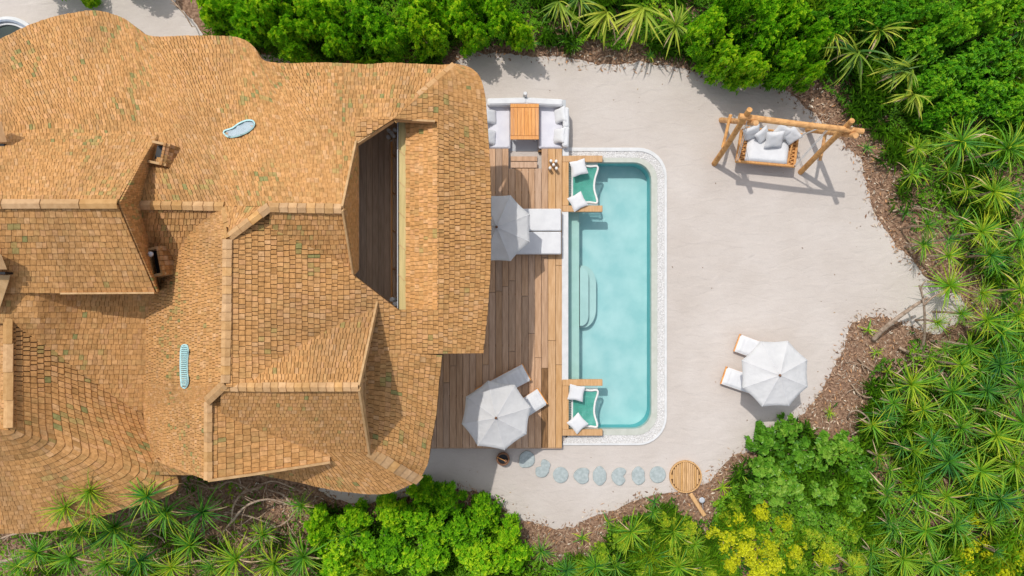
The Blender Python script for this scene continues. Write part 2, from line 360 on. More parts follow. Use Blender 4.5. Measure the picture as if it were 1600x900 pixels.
mb = MB(); ico = [(0, 0, 1)] + [(.9 * math.cos(a), .9 * math.sin(a), .3) for a in [i * 1.2566 for i in range(5)]] + [(.8 * math.cos(a), .8 * math.sin(a), -.5) for a in [i * 1.2566 + .6 for i in range(5)]]
icf = [(0, i + 1, (i + 1) % 5 + 1) for i in range(5)] + [(i + 1, 6 + i, (i + 1) % 5 + 1) for i in range(5)] + [((i + 1) % 5 + 1, 6 + i, 6 + (i + 1) % 5) for i in range(5)]
for _ in range(6500):
    i = random.random()
    # along ring by length
    k = random.randrange(len(Lc) - 1) if i < .12 else random.choice([0, 9, 18])
    t = random.random(); s = random.random()
    if i >= .12:
        k = random.choices([0, 9, 18], [1, 3, 1])[0]
    a = (Lc[k][0] + (Lc[k + 1][0] - Lc[k][0]) * t, Lc[k][1] + (Lc[k + 1][1] - Lc[k][1]) * t); b = (Lp[k][0] + (Lp[k + 1][0] - Lp[k][0]) * t, Lp[k][1] + (Lp[k + 1][1] - Lp[k][1]) * t)
    c = W(a[0] + (b[0] - a[0]) * s, a[1] + (b[1] - a[1]) * s, .05); q = random.uniform(.015, .033); rz = random.uniform(0, 6.3)
    g = random.uniform(.7, 1.12); 
    mb.add([c + Matrix.Rotation(rz, 3, 'Z') @ Vector((v[0] * q * random.uniform(.8, 1.4), v[1] * q, v[2] * q * .7)) for v in ico], icf)
o = mb.build('pebbles', M['pebble'], pool, kind='stuff')

# ------------------------------------------------------------------ deck
deck = thing('wooden_deck', 'wooden plank deck between the shingled roof and the swimming pool', 'deck', W(780, 470, 0))
DZ = .30
def board(x0, x1, y0, y1, m, z=DZ, nm='deck_board', par=deck, th=.05, gap=.5):
    a = W(x0 + gap / 2, y0 + .25, z); b = W(x1 - gap / 2, y1 - .25, z); j = random.uniform(-.003, .003)
    return MB().box(((a.x + b.x) / 2, (a.y + b.y) / 2, z - th / 2 + j), (b.x - a.x, a.y - b.y, th), bev=.008).build(nm, m, par)
xs = [600 + 10.25 * i for i in range(28)]; xs = [x for x in xs if x < 870]
xs[-1] = 868.2; xs.append(878.3)
for i in range(len(xs) - 1):
    x0, x1 = xs[i], xs[i + 1]
    top = 232 if x1 > 760 else 150
    if 794 < x0 < 838 or 799 < x1 < 840: top = 263
    cuts = [top]; yy = top
    while True:
        yy += random.uniform(110, 230)
        if yy > 640: break
        cuts.append(yy)
    cuts.append(700)
    for a, b in zip(cuts, cuts[1:]):
        mm = M['deck']
        if x0 > 851: mm = M['gold']
        if 820 < x0 < 850 and a > 560: mm = M['deckwet']
        if random.random() < .05 and x0 > 780: mm = M['gold']
        board(x0, x1, a, b, mm)
# dark sub frame of the deck
c = W(739, 470, 0); MB().box((c.x, c.y, .115), (6.9, 11.3, .21)).build('deck_frame', M['black'], deck) if False else None
for y in (236, 300, 380, 460, 540, 620, 697):
    a = W(600, y, .2); b = W(877, y, .2); xx0 = a.x
    if y < 262: xx0 = W(841, y, .2).x
    MB().box(((xx0 + b.x) / 2, a.y, .12), (b.x - xx0, .08, .2)).build('joist', M['underlay'], deck)
MB().box((*W(739, 699, .14)[:2], .14), (6.88, .04, .24)).build('skirt_board', M['deck'], deck)
# steps of the sunken lounge
for k, (y0, y1, z) in enumerate(((236, 243.5, -.02), (244, 252, .10), (252.5, 262.5, .22))):
    board(798, 839.5, y0, y1, M['deck'], z, 'step_board', deck, .06, 0)

# ------------------------------------------------------------------ sunken lounge
lou = thing('sunken_lounge', 'white upholstered U-shaped lounge sunk into the sand at the top end of the deck', 'sofa', W(822, 195, 0))
def slab(px0, py0, px1, py1, z0, z1, m, nm, par, bev=.03):
    a = W(px0, py0, z1); b = W(px1, py1, z1)
    return MB().box(((a.x + b.x) / 2, (a.y + b.y) / 2, (z0 + z1) / 2), (b.x - a.x, a.y - b.y, z1 - z0), bev=bev).build(nm, m, par)
slab(762, 156, 884, 236, .021, .03, M['grey'], 'base_floor', lou, 0)
slab(760, 160, 797.5, 231.5, .03, .34, M['cushion'], 'seat_cushion', lou, .05)
slab(841.5, 160, 880, 231.5, .03, .34, M['cushion'], 'seat_cushion', lou, .05)
slab(797.8, 160, 841.2, 176, .03, .33, M['cushion'], 'seat_cushion', lou, .05)
def bolster(p, r, nm='backrest'):
    mb = MB(); mb.tube(cr(p, 6), r, 10); return mb.build(nm, M['fabric'], lou, smooth=True)
def wall_bol(p, w, z0, z1, nm):
    mb = MB()
    for i in range(len(p) - 1):
        a = W(*p[i], z1); b = W(*p[i + 1], z1); d = (b - a); ang = math.atan2(d.y, d.x)
        mb.box(((a.x + b.x) / 2, (a.y + b.y) / 2, (z0 + z1) / 2), (d.length + .04, w, z1 - z0), Matrix.Rotation(ang, 3, 'Z'), bev=.05)
    return mb.build(nm, M['fabric'], lou)
wall_bol([(762, 158.5), (822, 157), (879, 160)], .26, .02, .70, 'backrest')
wall_bol([(884, 168), (885, 198), (883.5, 228)], .24, .02, .70, 'backrest')
slab(879, 226, 889, 244, .02, .34, M['whitepaint'], 'end_block', lou, .02)
MB().lathe([(0, 0), (.08, 0), (.08, .85), (.06, .9), (0, .9)], W(820, 156, 0), 14).build('post', M['whitepaint'], lou)
table = thing('dining_table', 'orange teak square-edged table in the middle of the white lounge', 'table', W(819, 190, 0))
ta = W(797.5, 162, .72); tb = W(842, 218, .72)
nb = 8
for i in range(nb):
    x0 = ta.x + (tb.x - ta.x) * i / nb; x1 = ta.x + (tb.x - ta.x) * (i + 1) / nb
    MB().box(((x0 + x1) / 2, (ta.y + tb.y) / 2, .70), (x1 - x0 - .007, ta.y - tb.y - .30, .04), bev=.005).build('tabletop_plank', M['teak'], table)
for yy in (ta.y - .072, tb.y + .072): MB().box(((ta.x + tb.x) / 2, yy, .702), (tb.x - ta.x, .135, .045), bev=.006).build('end_plank', M['teak'], table)
for sx in (ta.x + .12, tb.x - .12):
    for sy in (ta.y - .12, tb.y + .12): MB().box((sx, sy, .35), (.07, .07, .66)).build('leg', M['rope'], table)

# pillows ----------------------------------------------------------------
def pillow_mesh(name, s=.60, t=.17, n=12, seed=0):
    vs = []; fs = []
    for side in (1, -1):
        for j in range(n + 1):
            for i in range(n + 1):
                u = i / n * 2 - 1; v = j / n * 2 - 1
                pin = 1 - .10 * (1 - (abs(u * v)) ** .8) * max(abs(u), abs(v)) ** 2
                h = t / 2 * ((1 - u ** 4) * (1 - v ** 4)) ** .45
                h += .012 * noise.noise(Vector((u * 2.5, v * 2.5, seed + side))) * (1 - max(abs(u), abs(v)) ** 3)
                vs.append((u * s / 2 * pin, v * s / 2 * pin, side * h))
    m_ = (n + 1) ** 2
    for j in range(n):
        for i in range(n):
            a = j * (n + 1) + i; q = (a, a + 1, a + n + 2, a + n + 1); fs.append(q); fs.append(tuple(m_ + k for k in q[::-1]))
    me = bpy.data.meshes.new(name); me.from_pydata(vs, [], fs); me.materials.append(M['fabric']); me.polygons.foreach_set('use_smooth', [True] * len(fs)); return me
PM = [pillow_mesh('pillow', seed=k) for k in range(3)]
def pillow(px, py, z, rz, label, group, tilt=(0, 0), s=1.0, k=0, mt=None):
    o = bpy.data.objects.new('pillow', PM[k % 3]); COL.objects.link(o); o.location = W(px, py, z); o.rotation_euler = (R(tilt[0]), R(tilt[1]), R(rz)); o.scale = (s, s, s)
    return tag(o, label, 'pillow', group)
pillow(904.5, 262, .42, 15, 'white pillow on the upper pool hammock, nearer its top beam', 'pillows on the pool hammocks', s=1.0)
pillow(902.5, 315, .42, 28, 'white pillow lying across the lower beam of the upper pool hammock', 'pillows on the pool hammocks', k=1, s=1.0)
pillow(900.5, 614, .42, -10, 'white pillow on the lower pool hammock, at its upper beam', 'pillows on the pool hammocks', k=2, s=1.0)
pillow(902.5, 661.5, .42, 42, 'white diamond-turned pillow at the bottom beam of the lower pool hammock', 'pillows on the pool hammocks', s=1.0)
pillow(875, 180, .52, 6, 'pale scatter pillow at the upper right end of the white lounge', 'scatter pillows on the lounge', tilt=(0, -50), s=.98, k=1)
pillow(873.5, 212, .52, -4, 'pale scatter pillow at the lower right end of the white lounge', 'scatter pillows on the lounge', tilt=(0, -50), s=.98, k=2)
pillow(766, 182, .48, 2, 'pale scatter pillow at the upper left of the white lounge, by the roof edge', 'scatter pillows on the lounge', tilt=(0, 40), k=0)
pillow(765, 214, .48, -3, 'pale scatter pillow at the lower left of the white lounge, by the roof edge', 'scatter pillows on the lounge', tilt=(0, 40), k=1)

# hammocks over the pool --------------------------------------------------
def hammock(y0, y1, label):
    h = thing('net_hammock', label, 'hammock', W(905, (y0 + y1) / 2, 0), 0, 'net hammocks over the pool edge')
    for y in (y0, y1):
        a = W(878.7, y - 4.9, .33); b = W(941.5, y + 4.9, .33)
        MB().box(((a.x + b.x) / 2, (a.y + b.y) / 2, .24), (b.x - a.x, a.y - b.y, .18), bev=.01).build('beam', M['gold'], h)
    a = W(878.7, y0 + 5.1, .32); b = W(888.6, y1 - 5.1, .32)
    MB().box(((a.x + b.x) / 2, (a.y + b.y) / 2, .235), (b.x - a.x, a.y - b.y, .17), bev=.01).build('side_board', M['gold'], h)
    T = y0 + 14; Bm = y1 - 12
    fr = cr([(894, T - 6), (920, T - 2), (934, T - 1), (929.5, (T + Bm) / 2 - 8), (928.5, (T + Bm) / 2 + 8), (933, Bm + 2), (920, Bm + 2), (894, Bm + 4)], 6)
    pr = [(x, y, .17 - .10 * math.sin(math.pi * min(1, max(0, (y - T) / (Bm - T))))) for x, y in fr]
    MB().tube([W(*p) for p in pr], .042, 8).build('edge_rope', M['rope'], h, smooth=True)
    MB().tube([W(894, T - 6 + (Bm + 10 - T) * k / 10, .17 - .10 * math.sin(math.pi * k / 10)) for k in range(11)], .04, 8).build('edge_rope', M['rope'], h, smooth=True)
    mb = MB(); ny = 26; nx = 18
    def P(u, v):
        y = T - 3 + (Bm + 4 - T) * v; xr = 933 - 4.2 * math.sin(math.pi * v); x = 894 + (xr - 894) * u
        return W(x, y, .16 - .12 * math.sin(math.pi * v) * (.5 + .5 * math.sin(math.pi * u)) - .02)
    for i in range(ny + 1):
        for j in range(nx): 
            mb.add([P(j / nx, i / ny) + Vector((0, .012, 0)), P(j / nx, i / ny) - Vector((0, .012, 0)), P((j + 1) / nx, i / ny) - Vector((0, .012, 0)), P((j + 1) / nx, i / ny) + Vector((0, .012, 0))], [(0, 1, 2, 3)])
    for j in range(nx + 1):
        for i in range(ny):
            mb.add([P(j / nx, i / ny) + Vector((.012, 0, .002)), P(j / nx, i / ny) + Vector((-.012, 0, .002)), P(j / nx, (i + 1) / ny) + Vector((-.012, 0, .002)), P(j / nx, (i + 1) / ny) + Vector((.012, 0, .002))], [(3, 2, 1, 0)])
    mb.build('net', M['net'], h)
    mb = MB(); k = 0
    while k < 22:
        x = 895 + k * 1.8; mb.tube([W(x, y0 + 4.8, .22), W(x + .9, T - 4 + k * .15, .15)], .007, 4); mb.tube([W(x, y1 - 4.8, .22), W(x + .9, Bm + 3, .15)], .007, 4); k += 1
    for k in range(24):
        y = y0 + 8 + (y1 - y0 - 16) * k / 23; mb.tube([W(888.6, y, .22), W(894, y, .12)], .007, 4)
    mb.build('lacing', M['rope'], h)
hammock(248, 326, 'green net hammock in a wooden frame at the upper left corner of the pool')
hammock(598, 676, 'green net hammock in a wooden frame at the lower left corner of the pool')

# ------------------------------------------------------------------ umbrellas
def umbrella():
    u = thing('parasol', '', 'parasol', (0, 0, 0), 0, 'white octagonal parasols')
    Rr = 1.27; n = 10
    for k in range(8):
        a0 = R(22.5 + 45 * k); a1 = a0 + R(45); mb = MB(); vs = []; fs = []
        for i in range(n + 1):
            t = i / n
            for j in range(7):
                s = j / 6; a = Vector((math.cos(a0), math.sin(a0), 0)) * (1 - s) + Vector((math.cos(a1), math.sin(a1), 0)) * s
                sag = .05 * math.sin(math.pi * s) * math.sin(math.pi * min(1, t * 1.02)) * t ** .5
                ed = 1 - .03 * math.sin(math.pi * s) * t
                wr = .012 * noise.noise(Vector((a.x * t * 6 + k, a.y * t * 6, k))) * t + (.012 * math.sin(s * 18 + k) * max(0, .5 - t))
                vs.append(a * (t * Rr * ed) + Vector((0, 0, 2.50 - .42 * t ** 1.08 - sag + wr)))
        for i in range(n):
            for j in range(6): q = i * 7 + j; fs.append((q, q + 7, q + 8, q + 1))
        b = len(vs)
        for j in range(7): vs.append(vs[n * 7 + j] + Vector((0, 0, -.09)))
        for j in range(6): fs.append((n * 7 + j, b + j, b + j + 1, n * 7 + j + 1))
        mb.add(vs, fs); mb.build('canopy_panel', M['canopy'], u, smooth=True, local=True)
    for k in range(8):
        a0 = R(22.5 + 45 * k); d = Vector((math.cos(a0), math.sin(a0), 0))
        MB().tube([Vector((0, 0, 2.51)) + d * .04, Vector((0, 0, 2.505 - .21)) + d * Rr * .5, Vector((0, 0, 2.09)) + d * Rr * .995], .009, 5).build('seam', M['fabric'], u, local=True)
        MB().tube([Vector((0, 0, 2.44)) + d * .04, Vector((0, 0, 2.03)) + d * Rr * .97], .012, 5).build('rib', M['teak'], u, local=True)
    MB().tube([(0, 0, 0), (0, 0, 2.47)], .028, 10).build('pole', M['teak'], u, local=True)
    MB().lathe([(0, 2.6), (.035, 2.58), (.05, 2.55), (.03, 2.52), (.04, 2.49), (0, 2.47)], n=12).build('finial', M['brown'], u, smooth=True, local=True)
    MB().lathe([(0, 0), (.3, 0), (.3, .06), (.06, .09), (.06, .3), (0, .3)], n=20).build('base', M['whitepaint'], u, local=True)
    return u
um = umbrella()
def put(o, px, py, zb, zr, rz, label, first=False, s=1.0):
    c = o if first else copy_tree(o)
    p = W(px, py, zr); c.location = (p.x, p.y, zb); c.rotation_euler = (0, 0, rz); c['label'] = label; c.scale = (s, s, s); return c
put(um, 1211, 584, 0.02, 2.1, R(1), 'white octagonal parasol standing alone on the open sand at right', True)
put(um, 776.5, 356.5, DZ, 2.35, R(0), 'white octagonal parasol half tucked under the roof edge, above two flat daybeds')
put(um, 775.5, 649, DZ, 2.35, R(-9), 'white octagonal parasol at the lower end of the deck, partly shaded by the roof')

# ------------------------------------------------------------------ loungers
def lounger():
    l = thing('sun_lounger', '', 'sun lounger', (0, 0, 0), 0, 'white sun loungers')
    Lh, Wd = 2.0, .72     # foot end at +x
    for sy in (-1, 1): MB().box((0, sy * (Wd / 2 - .03), .22), (Lh, .05, .08), bev=.01).build('side_rail', M['teak'], l, local=True)
    MB().box((Lh / 2 + .02, 0, .22), (.05, Wd, .09), bev=.01).build('end_rail', M['teak'], l, local=True)
    MB().box((-Lh / 2 - .02, 0, .22), (.05, Wd, .09), bev=.01).build('end_rail', M['teak'], l, local=True)
    for sx in (-.85, .85):
        for sy in (-.29, .29): MB().box((sx, sy, .09), (.06, .06, .18)).build('leg', M['teak'], l, local=True)
    vs = []; fs = []; nx, ny = 48, 10
    for side in (1, 0):
        for i in range(nx + 1):
            for j in range(ny + 1):
                u = i / nx; v = j / ny * 2 - 1; x = -Lh / 2 + .0 + u * (Lh + .01); 
                rise = max(0, (.34 - u)) * 1.1
                puff = (1 - abs(v) ** 8) ** .5 * (1 - abs(u * 2 - 1) ** 30) ** .5
                tuft = 1 - .20 * max(0, math.cos(u * math.pi * 2 * 10)) ** 8
                z = .265 + rise + (.12 * puff * tuft if side else 0)
                wv_ = (Wd / 2 - .004) * (1 - .02 * (1 - puff))
                vs.append((x, v * wv_, z))
    m_ = (nx + 1) * (ny + 1)
    for i in range(nx):
        for j in range(ny):
            a = i * (ny + 1) + j; q = (a, a + ny + 1, a + ny + 2, a + 1); fs += [q, tuple(m_ + k for k in q[::-1])]
    for i in range(nx):
        for j in (0, ny): a = i * (ny + 1) + j; q = (a, a + m_, a + m_ + ny + 1, a + ny + 1); fs.append(q if j else q[::-1])
    for j in range(ny):
        for i in (0, nx): a = i * (ny + 1) + j; fs.append((a, a + 1, a + 1 + m_, a + m_))
    mk('mattress', vs, fs, M['fabric'], l, smooth=True, local=True)
    return l
lg = lounger()
def lput(px, py, zb, ang, label, first=False):      # px,py = middle of the foot end
    c = lg if first else copy_tree(lg); p = W(px, py, zb + .38); d = Vector((math.cos(ang), math.sin(ang), 0))
    c.location = Vector((p.x, p.y, zb)) - d * 1.03; c.rotation_euler = (0, 0, ang); c['label'] = label
lput(1153.5, 536, .02, R(160), 'white sun lounger on the sand, the upper of the two beneath the lone parasol', True)
lput(1132.5, 587, .02, R(161), 'white sun lounger on the sand, the lower of the two beneath the lone parasol')
lput(823, 582, DZ, R(28), 'white sun lounger at the lower end of the deck, nearer the roof corner')
lput(848, 620, DZ, R(33), 'white sun lounger at the lower end of the deck, nearer the lower pool hammock')
def daybed(py0, py1, label):
    a = W(775, py0, .72); b = W(877, py1, .72)
    d = thing('daybed', label, 'daybed', ((a.x + b.x) / 2, (a.y + b.y) / 2, DZ), 0, 'flat white daybeds'); c = Vector(((a.x + b.x) / 2, (a.y + b.y) / 2, 0)); w = b.x - a.x; h = a.y - b.y
    MB().box(c + Vector((0, 0, DZ + .16)), (w - .04, h - .05, .10), bev=.01).build('frame', M['whitepaint'], d)
    for sx in (-1, 1):
        for sy in (-1, 1): MB().box(c + Vector((sx * (w / 2 - .1), sy * (h / 2 - .1), DZ + .055)), (.07, .07, .11)).build('leg', M['whitepaint'], d)
    MB().box(c + Vector((0, 0, DZ + .31)), (w, h - .02, .20), bev=.035).build('mattress', M['fabric'], d)
    MB().box(c + Vector((-w / 2 + .35, 0, DZ + .46)), (.5, h - .15, .10), bev=.04).build('headrest', M['fabric'], d)
daybed(325.5, 361, 'flat white daybed beside the parapet of the pool, the upper of the pair')
daybed(361.6, 397.5, 'flat white daybed beside the parapet of the pool, the lower of the pair')

# ------------------------------------------------------------------ clusters of posts, pot, stones, platform
def cluster(px, py, z, offs, h, label, cat='lantern', mt='rope', cap=None, rr=.055):
    t = thing('lantern_cluster', label, cat, W(px, py, z))
    for dx, dy in offs:
        p = W(px + dx, py + dy, z + h)
        MB().lathe([(0, 0), (rr, 0), (rr, h - .02), (rr - .02, h), (0, h)], (p.x, p.y, z), 12).build('lantern', M[mt], t)
        MB().lathe([(rr + .004, h * .2), (rr + .004, h * .6)], (p.x, p.y, z), 12).build('band', M['fascia'], t)
cluster(865, 257, DZ, [(-4, -6), (4, -5.5), (0, 0), (-5.5, 5), (4.5, 5.5)], .35, 'cluster of five small pale round lanterns on the deck by the upper pool hammock')
pot = thing('foot_wash_pot', 'round brown pot with a dark inside and a wooden ladle, below the deck end', 'pot', W(786, 717, 0))
MB().lathe([(0, .02), (.2, .02), (.25, .15), (.265, .28), (.24, .36), (.20, .35), (.19, .28), (.17, .22)], W(786, 717.5, .3) * Vector((1, 1, 0)), 24).build('bowl', M['brown'], pot, smooth=True)
MB().lathe([(.195, .27), (0, .27)], W(786, 717.5, .3) * Vector((1, 1, 0)), 24).build('water', M['black'], pot)
lad = thing('coconut_ladle', 'small brown ladle resting on the round brown pot', 'ladle', W(786, 717, .3))
MB().tube([W(776, 714, .38), W(789, 720, .36)], .014, 6).build('handle', M['teak'], lad)
MB().lathe([(0, -.05), (.045, -.03), (.06, .0), (.05, 0), (.0, -.03)], W(790, 720.5, .36), 12).build('cup', M['brown'], lad, smooth=True)

def blob(cx, cy, rads, z0, z1, nm, label, rot=0):
    n = 28; P = []
    K = len(rads); 
    for k in range(n):
        t = k / n * K; i = int(t) % K; f = t - int(t); f = f * f * (3 - 2 * f); r = rads[i] * (1 - f) + rads[(i + 1) % K] * f
        a = 2 * math.pi * k / n + R(rot); P.append((cx + r * math.cos(a), cy - r * math.sin(a)))
    mb = MB(); pts = [W(x, y, z1) for x, y in P]; c = W(cx, cy, z1); ins = [c + (p - c) * .93 for p in pts]
    vs = [Vector((p.x, p.y, z0)) for p in pts] + [Vector((p.x, p.y, z1 - .012)) for p in pts] + [Vector((p.x, p.y, z1)) for p in ins] + [c + Vector((0, 0, .004))]
    fs = []
    for k in range(n):
        j = (k + 1) % n; fs += [(k, j, n + j, n + k), (n + k, n + j, 2 * n + j, 2 * n + k), (2 * n + k, 2 * n + j, 3 * n)]
    mb.add(vs, fs); o = mb.build(nm, M['stone']); return tag(o, label, 'stepping stone', 'stepping stones in the sand path')
ST = [(823.5, 718.5, [12, 13, 14, 13, 12, 15, 12, 12], 'pale grey-green stepping stone nearest the brown pot, half in shade'),
      (849, 733, [9, 14, 15, 5, 12, 15, 13, 10], 'kidney-shaped stepping stone, second from the brown pot, notch at its upper left'),
      (876, 742.5, [12, 12.5, 12, 12.5], 'small round stepping stone, third from the brown pot'),
      (909.5, 743.5, [9.5, 14, 12, 12, 13.5, 12, 13, 13], 'shield-shaped stepping stone with a flat right side, fourth from the brown pot'),
      (937, 744, [10.5, 12, 15.5, 12, 10.5, 12, 15, 12], 'tall oval stepping stone between the shield-shaped and the heart-shaped ones'),
      (968, 744, [5.5, 14, 13, 12, 12.5, 13, 15, 12], 'heart-shaped stepping stone with a notch at its right'),
      (997.5, 743.5, [9.5, 12, 14.5, 11.5, 10, 11.5, 14.5, 13], 'narrow tilted oval stepping stone, just right of the heart-shaped one'),
      (1028, 742, [12.5, 13, 13, 12.5, 13, 12.5], 'round stepping stone nearest the round wooden platform')]
for x, y, r, l in ST: blob(x, y, r, .0, .085, 'stepping_stone', l)
pl = thing('round_platform', 'round slatted wooden platform in the sand at the end of the stepping stones', 'platform', W(1071, 745, 0))
c0 = W(1071.5, 745, .12); RR = 25.3 / 40 * .9955; ns = 15
MB().lathe([(RR - .06, .03), (RR, .03), (RR, .128), (RR - .05, .128), (RR - .05, .03)], (c0.x, c0.y, 0), 40).build('rim', M['slat'], pl)
MB().lathe([(0, .06), (RR - .05, .06)], (c0.x, c0.y, 0), 40).build('backing', M['underlay'], pl)
for i in range(ns):
    w = 2 * (RR - .055) / ns; x = -RR + .055 + w * (i + .5); e = max(abs(x - w / 2), abs(x + w / 2)); L2 = math.sqrt(max(.0008, (RR - .055) ** 2 - min(e, RR - .06) ** 2))
    MB().box((c0.x + x, c0.y, .10), (w - .014, 2 * L2, .04)).build('slat', M['slat'], pl)
a = W(1078.5, 771, .1); b = W(1101, 806, .1); d = b - a
mb = MB(); mb.box((a + b) / 2 + Vector((0, 0, .035)), (d.length, .16, .04), Matrix.Rotation(math.atan2(d.y, d.x), 3, 'Z'), bev=.02)
pa = mb.build('wooden_plank', M['slat']); tag(pa, 'narrow wooden plank running down from the round slatted platform into the plants', 'plank')
sp = thing('garden_spotlight', 'small round grey garden spotlight on a thin stake beside the narrow plank', 'light', W(1097, 785, 0))
MB().tube([W(1098.5, 803, .02), W(1098, 783, .35)], .012, 6).build('stake', M['grey'], sp)
MB().lathe([(0, .33), (.10, .34), (.115, .40), (.09, .42), (0, .40)], W(1097, 781.5, .4) * Vector((1, 1, 0)), 14).build('lamp_head', M['grey'], sp, smooth=True)

# tub top-left
tub = thing('round_plunge_tub', 'round dark plunge tub with a blue-grey rim at the top left corner', 'tub', W(14, 78, 0))
cc = W(13, 78, .3) * Vector((1, 1, 0))
MB().lathe([(1.28, 0), (1.28, .34), (1.14, .36), (1.14, .2)], cc, 48).build('outer_rim', M['whitepaint'], tub, smooth=False)
MB().lathe([(1.14, 0), (1.14, .41), (1.06, .41), (1.06, 0)], cc, 48).build('inner_rim', M['tubrim'], tub)
MB().lathe([(1.06, 0), (1.06, .33), (.97, .33), (.97, 0)], cc, 48).build('inner_step', M['whitepaint'], tub)
MB().lathe([(.97, .26), (0, .26)], cc, 48).build('water_surface', M['darkwater'], tub)

# ------------------------------------------------------------------ swing
sw = thing('log_swing', 'large log frame carrying the hanging swing bed on the sand at upper right', 'swing frame', W(1200, 220, 0))
def log(a, b, r, nm):
    A, B = W(*a), W(*b); n = 7; pts = []; rad = []
    for i in range(n):
        t = i / (n - 1); p = A.lerp(B, t) + Vector((noise.noise(A * 3 + Vector((t * 2, 0, 0))), noise.noise(B * 2 + Vector((0, t * 2, 0))), 0)) * .02; pts.append(p); rad.append(r * (1.06 - .12 * t))
    return MB().tube(pts, rad, 12).build(nm, M['log'], sw, smooth=False)
log((1155, 182, 3.56), (1349, 206, 3.56), .105, 'top_beam')
log((1116, 256, 0.02), (1172, 171, 3.95), .10, 'leg')
log((1127, 187.5, 0.02), (1181, 192, 3.80), .10, 'leg')
log((1250.5, 269, 0.02), (1331, 188, 3.95), .10, 'leg')
log((1262, 202, 0.02), (1337, 211.5, 3.80), .10, 'leg')
log((1142, 179, 1.5), (1129, 231, 1.3), .06, 'brace')
log((1290, 208, 1.5), (1281, 251, 1.3), .06, 'brace')
bed = thing('swing_bed', 'woven hanging bed with a white mattress slung from the log frame', 'swing bed', W(1198, 232, 0))
BZ = .62
cs = [(1161, 197), (1247, 221), (1241, 260), (1150, 253)]     # bl, br, fr, fl
cs = [(1159, 203), (1246, 214), (1240.5, 260), (1151, 252)]
CW = [W(x, y, BZ) for x, y in cs]
for i in range(4):
    a, b = CW[i], CW[(i + 1) % 4]; d = b - a
    MB().box((a + b) / 2, (d.length + .08, .09, .14), Matrix.Rotation(math.atan2(d.y, d.x), 3, 'Z'), bev=.02).build('rail', M['wicker'], bed)
def bl(u, v, z=0): return (CW[3].lerp(CW[2], u)).lerp(CW[0].lerp(CW[1], u), v) + Vector((0, 0, z))
for u0, u1 in ((.02, .115), (.885, .98)):
    mb = MB(); k = 16
    for i in range(k):
        mb.tube([bl(u0 if i % 2 else u1, i / k, .02), bl(u1 if i % 2 else u0, (i + 1) / k, .03)], .024, 6)
    mb.build('side_lattice', M['wicker'], bed)
    mb = MB()
    mb.tube([bl(u0, 0, .0), bl(u0, 1, .32)], .03, 6); mb.build('side_rail', M['wicker'], bed)
for k in range(9): MB().tube([bl(.01 + k * .98 / 8, .985, 0), bl(.01 + k * .98 / 8, 1.0, .45)], .018, 5).build('back_spindle', M['wicker'], bed)
MB().tube([bl(0, 1, .46), bl(1, 1, .46)], .035, 8).build('back_rail', M['wicker'], bed)
MB().add([bl(.02, .03, -.05), bl(.98, .03, -.05), bl(.98, .97, -.05), bl(.02, .97, -.05)], [(0, 1, 2, 3)]).build('slatted_base', M['wicker'], bed)
n = 14; vs = []; fs = []
for i in range(n + 1):
    for j in range(n + 1):
        u = i / n; v = j / n; pf = ((1 - abs(2 * u - 1) ** 10) * (1 - abs(2 * v - 1) ** 10)) ** .4; vs.append(bl(.13 + u * .74, .03 + v * .85, .02 + .16 * pf))
for i in range(n):
    for j in range(n): a = i * (n + 1) + j; fs.append((a, a + n + 1, a + n + 2, a + 1))
mk('mattress', vs, fs, M['fabric'], bed, smooth=True)
for p, q in (((1285, 198, 3.5), CW[1]), ((1296, 199, 3.5), CW[2]), ((1176, 184.5, 3.5), CW[0]), ((1170, 184, 3.5), CW[3])):
    for o_ in (-.03, .03): MB().tube([W(*p) + Vector((o_, 0, 0)), q + Vector((o_, 0, .05))], .013, 5).build('rope', M['rope'], bed)
for (x, y, z, rz, tl, s, lb) in ((1175, 207, 1.0, 20, (55, -15), 1.05, 'leftmost of the pale pillows heaped on the swing bed'),
                                (1192, 211, .98, 40, (40, -10), .95, 'second from the left of the pale pillows heaped on the swing bed'),
                                (1210, 218, 1.08, 5, (42, 0), 1.15, 'wide front pillow in the middle of the heap on the swing bed'),
                                (1222, 206, 1.14, -25, (50, 12), 1.0, 'pillow behind the wide front pillow on the swing bed'),
                                (1237, 212, 1.10, -40, (45, 20), 1.0, 'rightmost of the pale pillows heaped on the swing bed')):
    pillow(x, y, z, rz, lb, 'pillows on the swing bed', tl, s, k=int(x) % 3)

# ------------------------------------------------------------------ villa roof
villa = thing('villa', 'large villa with a many-ridged wood-shingled roof filling the left half of the picture', 'house', W(400, 400, 0))
def clip_half(P, a, b, keep_left):     # P: list of (px,py,Vector)
    out = []; n = len(P)
    def side(p): 
        s = (b[0] - a[0]) * (p[1] - a[1]) - (b[1] - a[1]) * (p[0] - a[0])
        return s if keep_left else -s
    for i in range(n):
        p, q = P[i], P[(i + 1) % n]; sp_, sq = side(p), side(q)
        if sp_ >= 0: out.append(p)
        if (sp_ > 0 and sq < 0) or (sp_ < 0 and sq > 0):
            t = sp_ / (sp_ - sq); out.append((p[0] + (q[0] - p[0]) * t, p[1] + (q[1] - p[1]) * t, p[2].lerp(q[2], t)))
    return out
def area2(P): return abs(sum(P[i][0] * P[(i + 1) % len(P)][1] - P[(i + 1) % len(P)][0] * P[i][1] for i in range(len(P)))) / 2
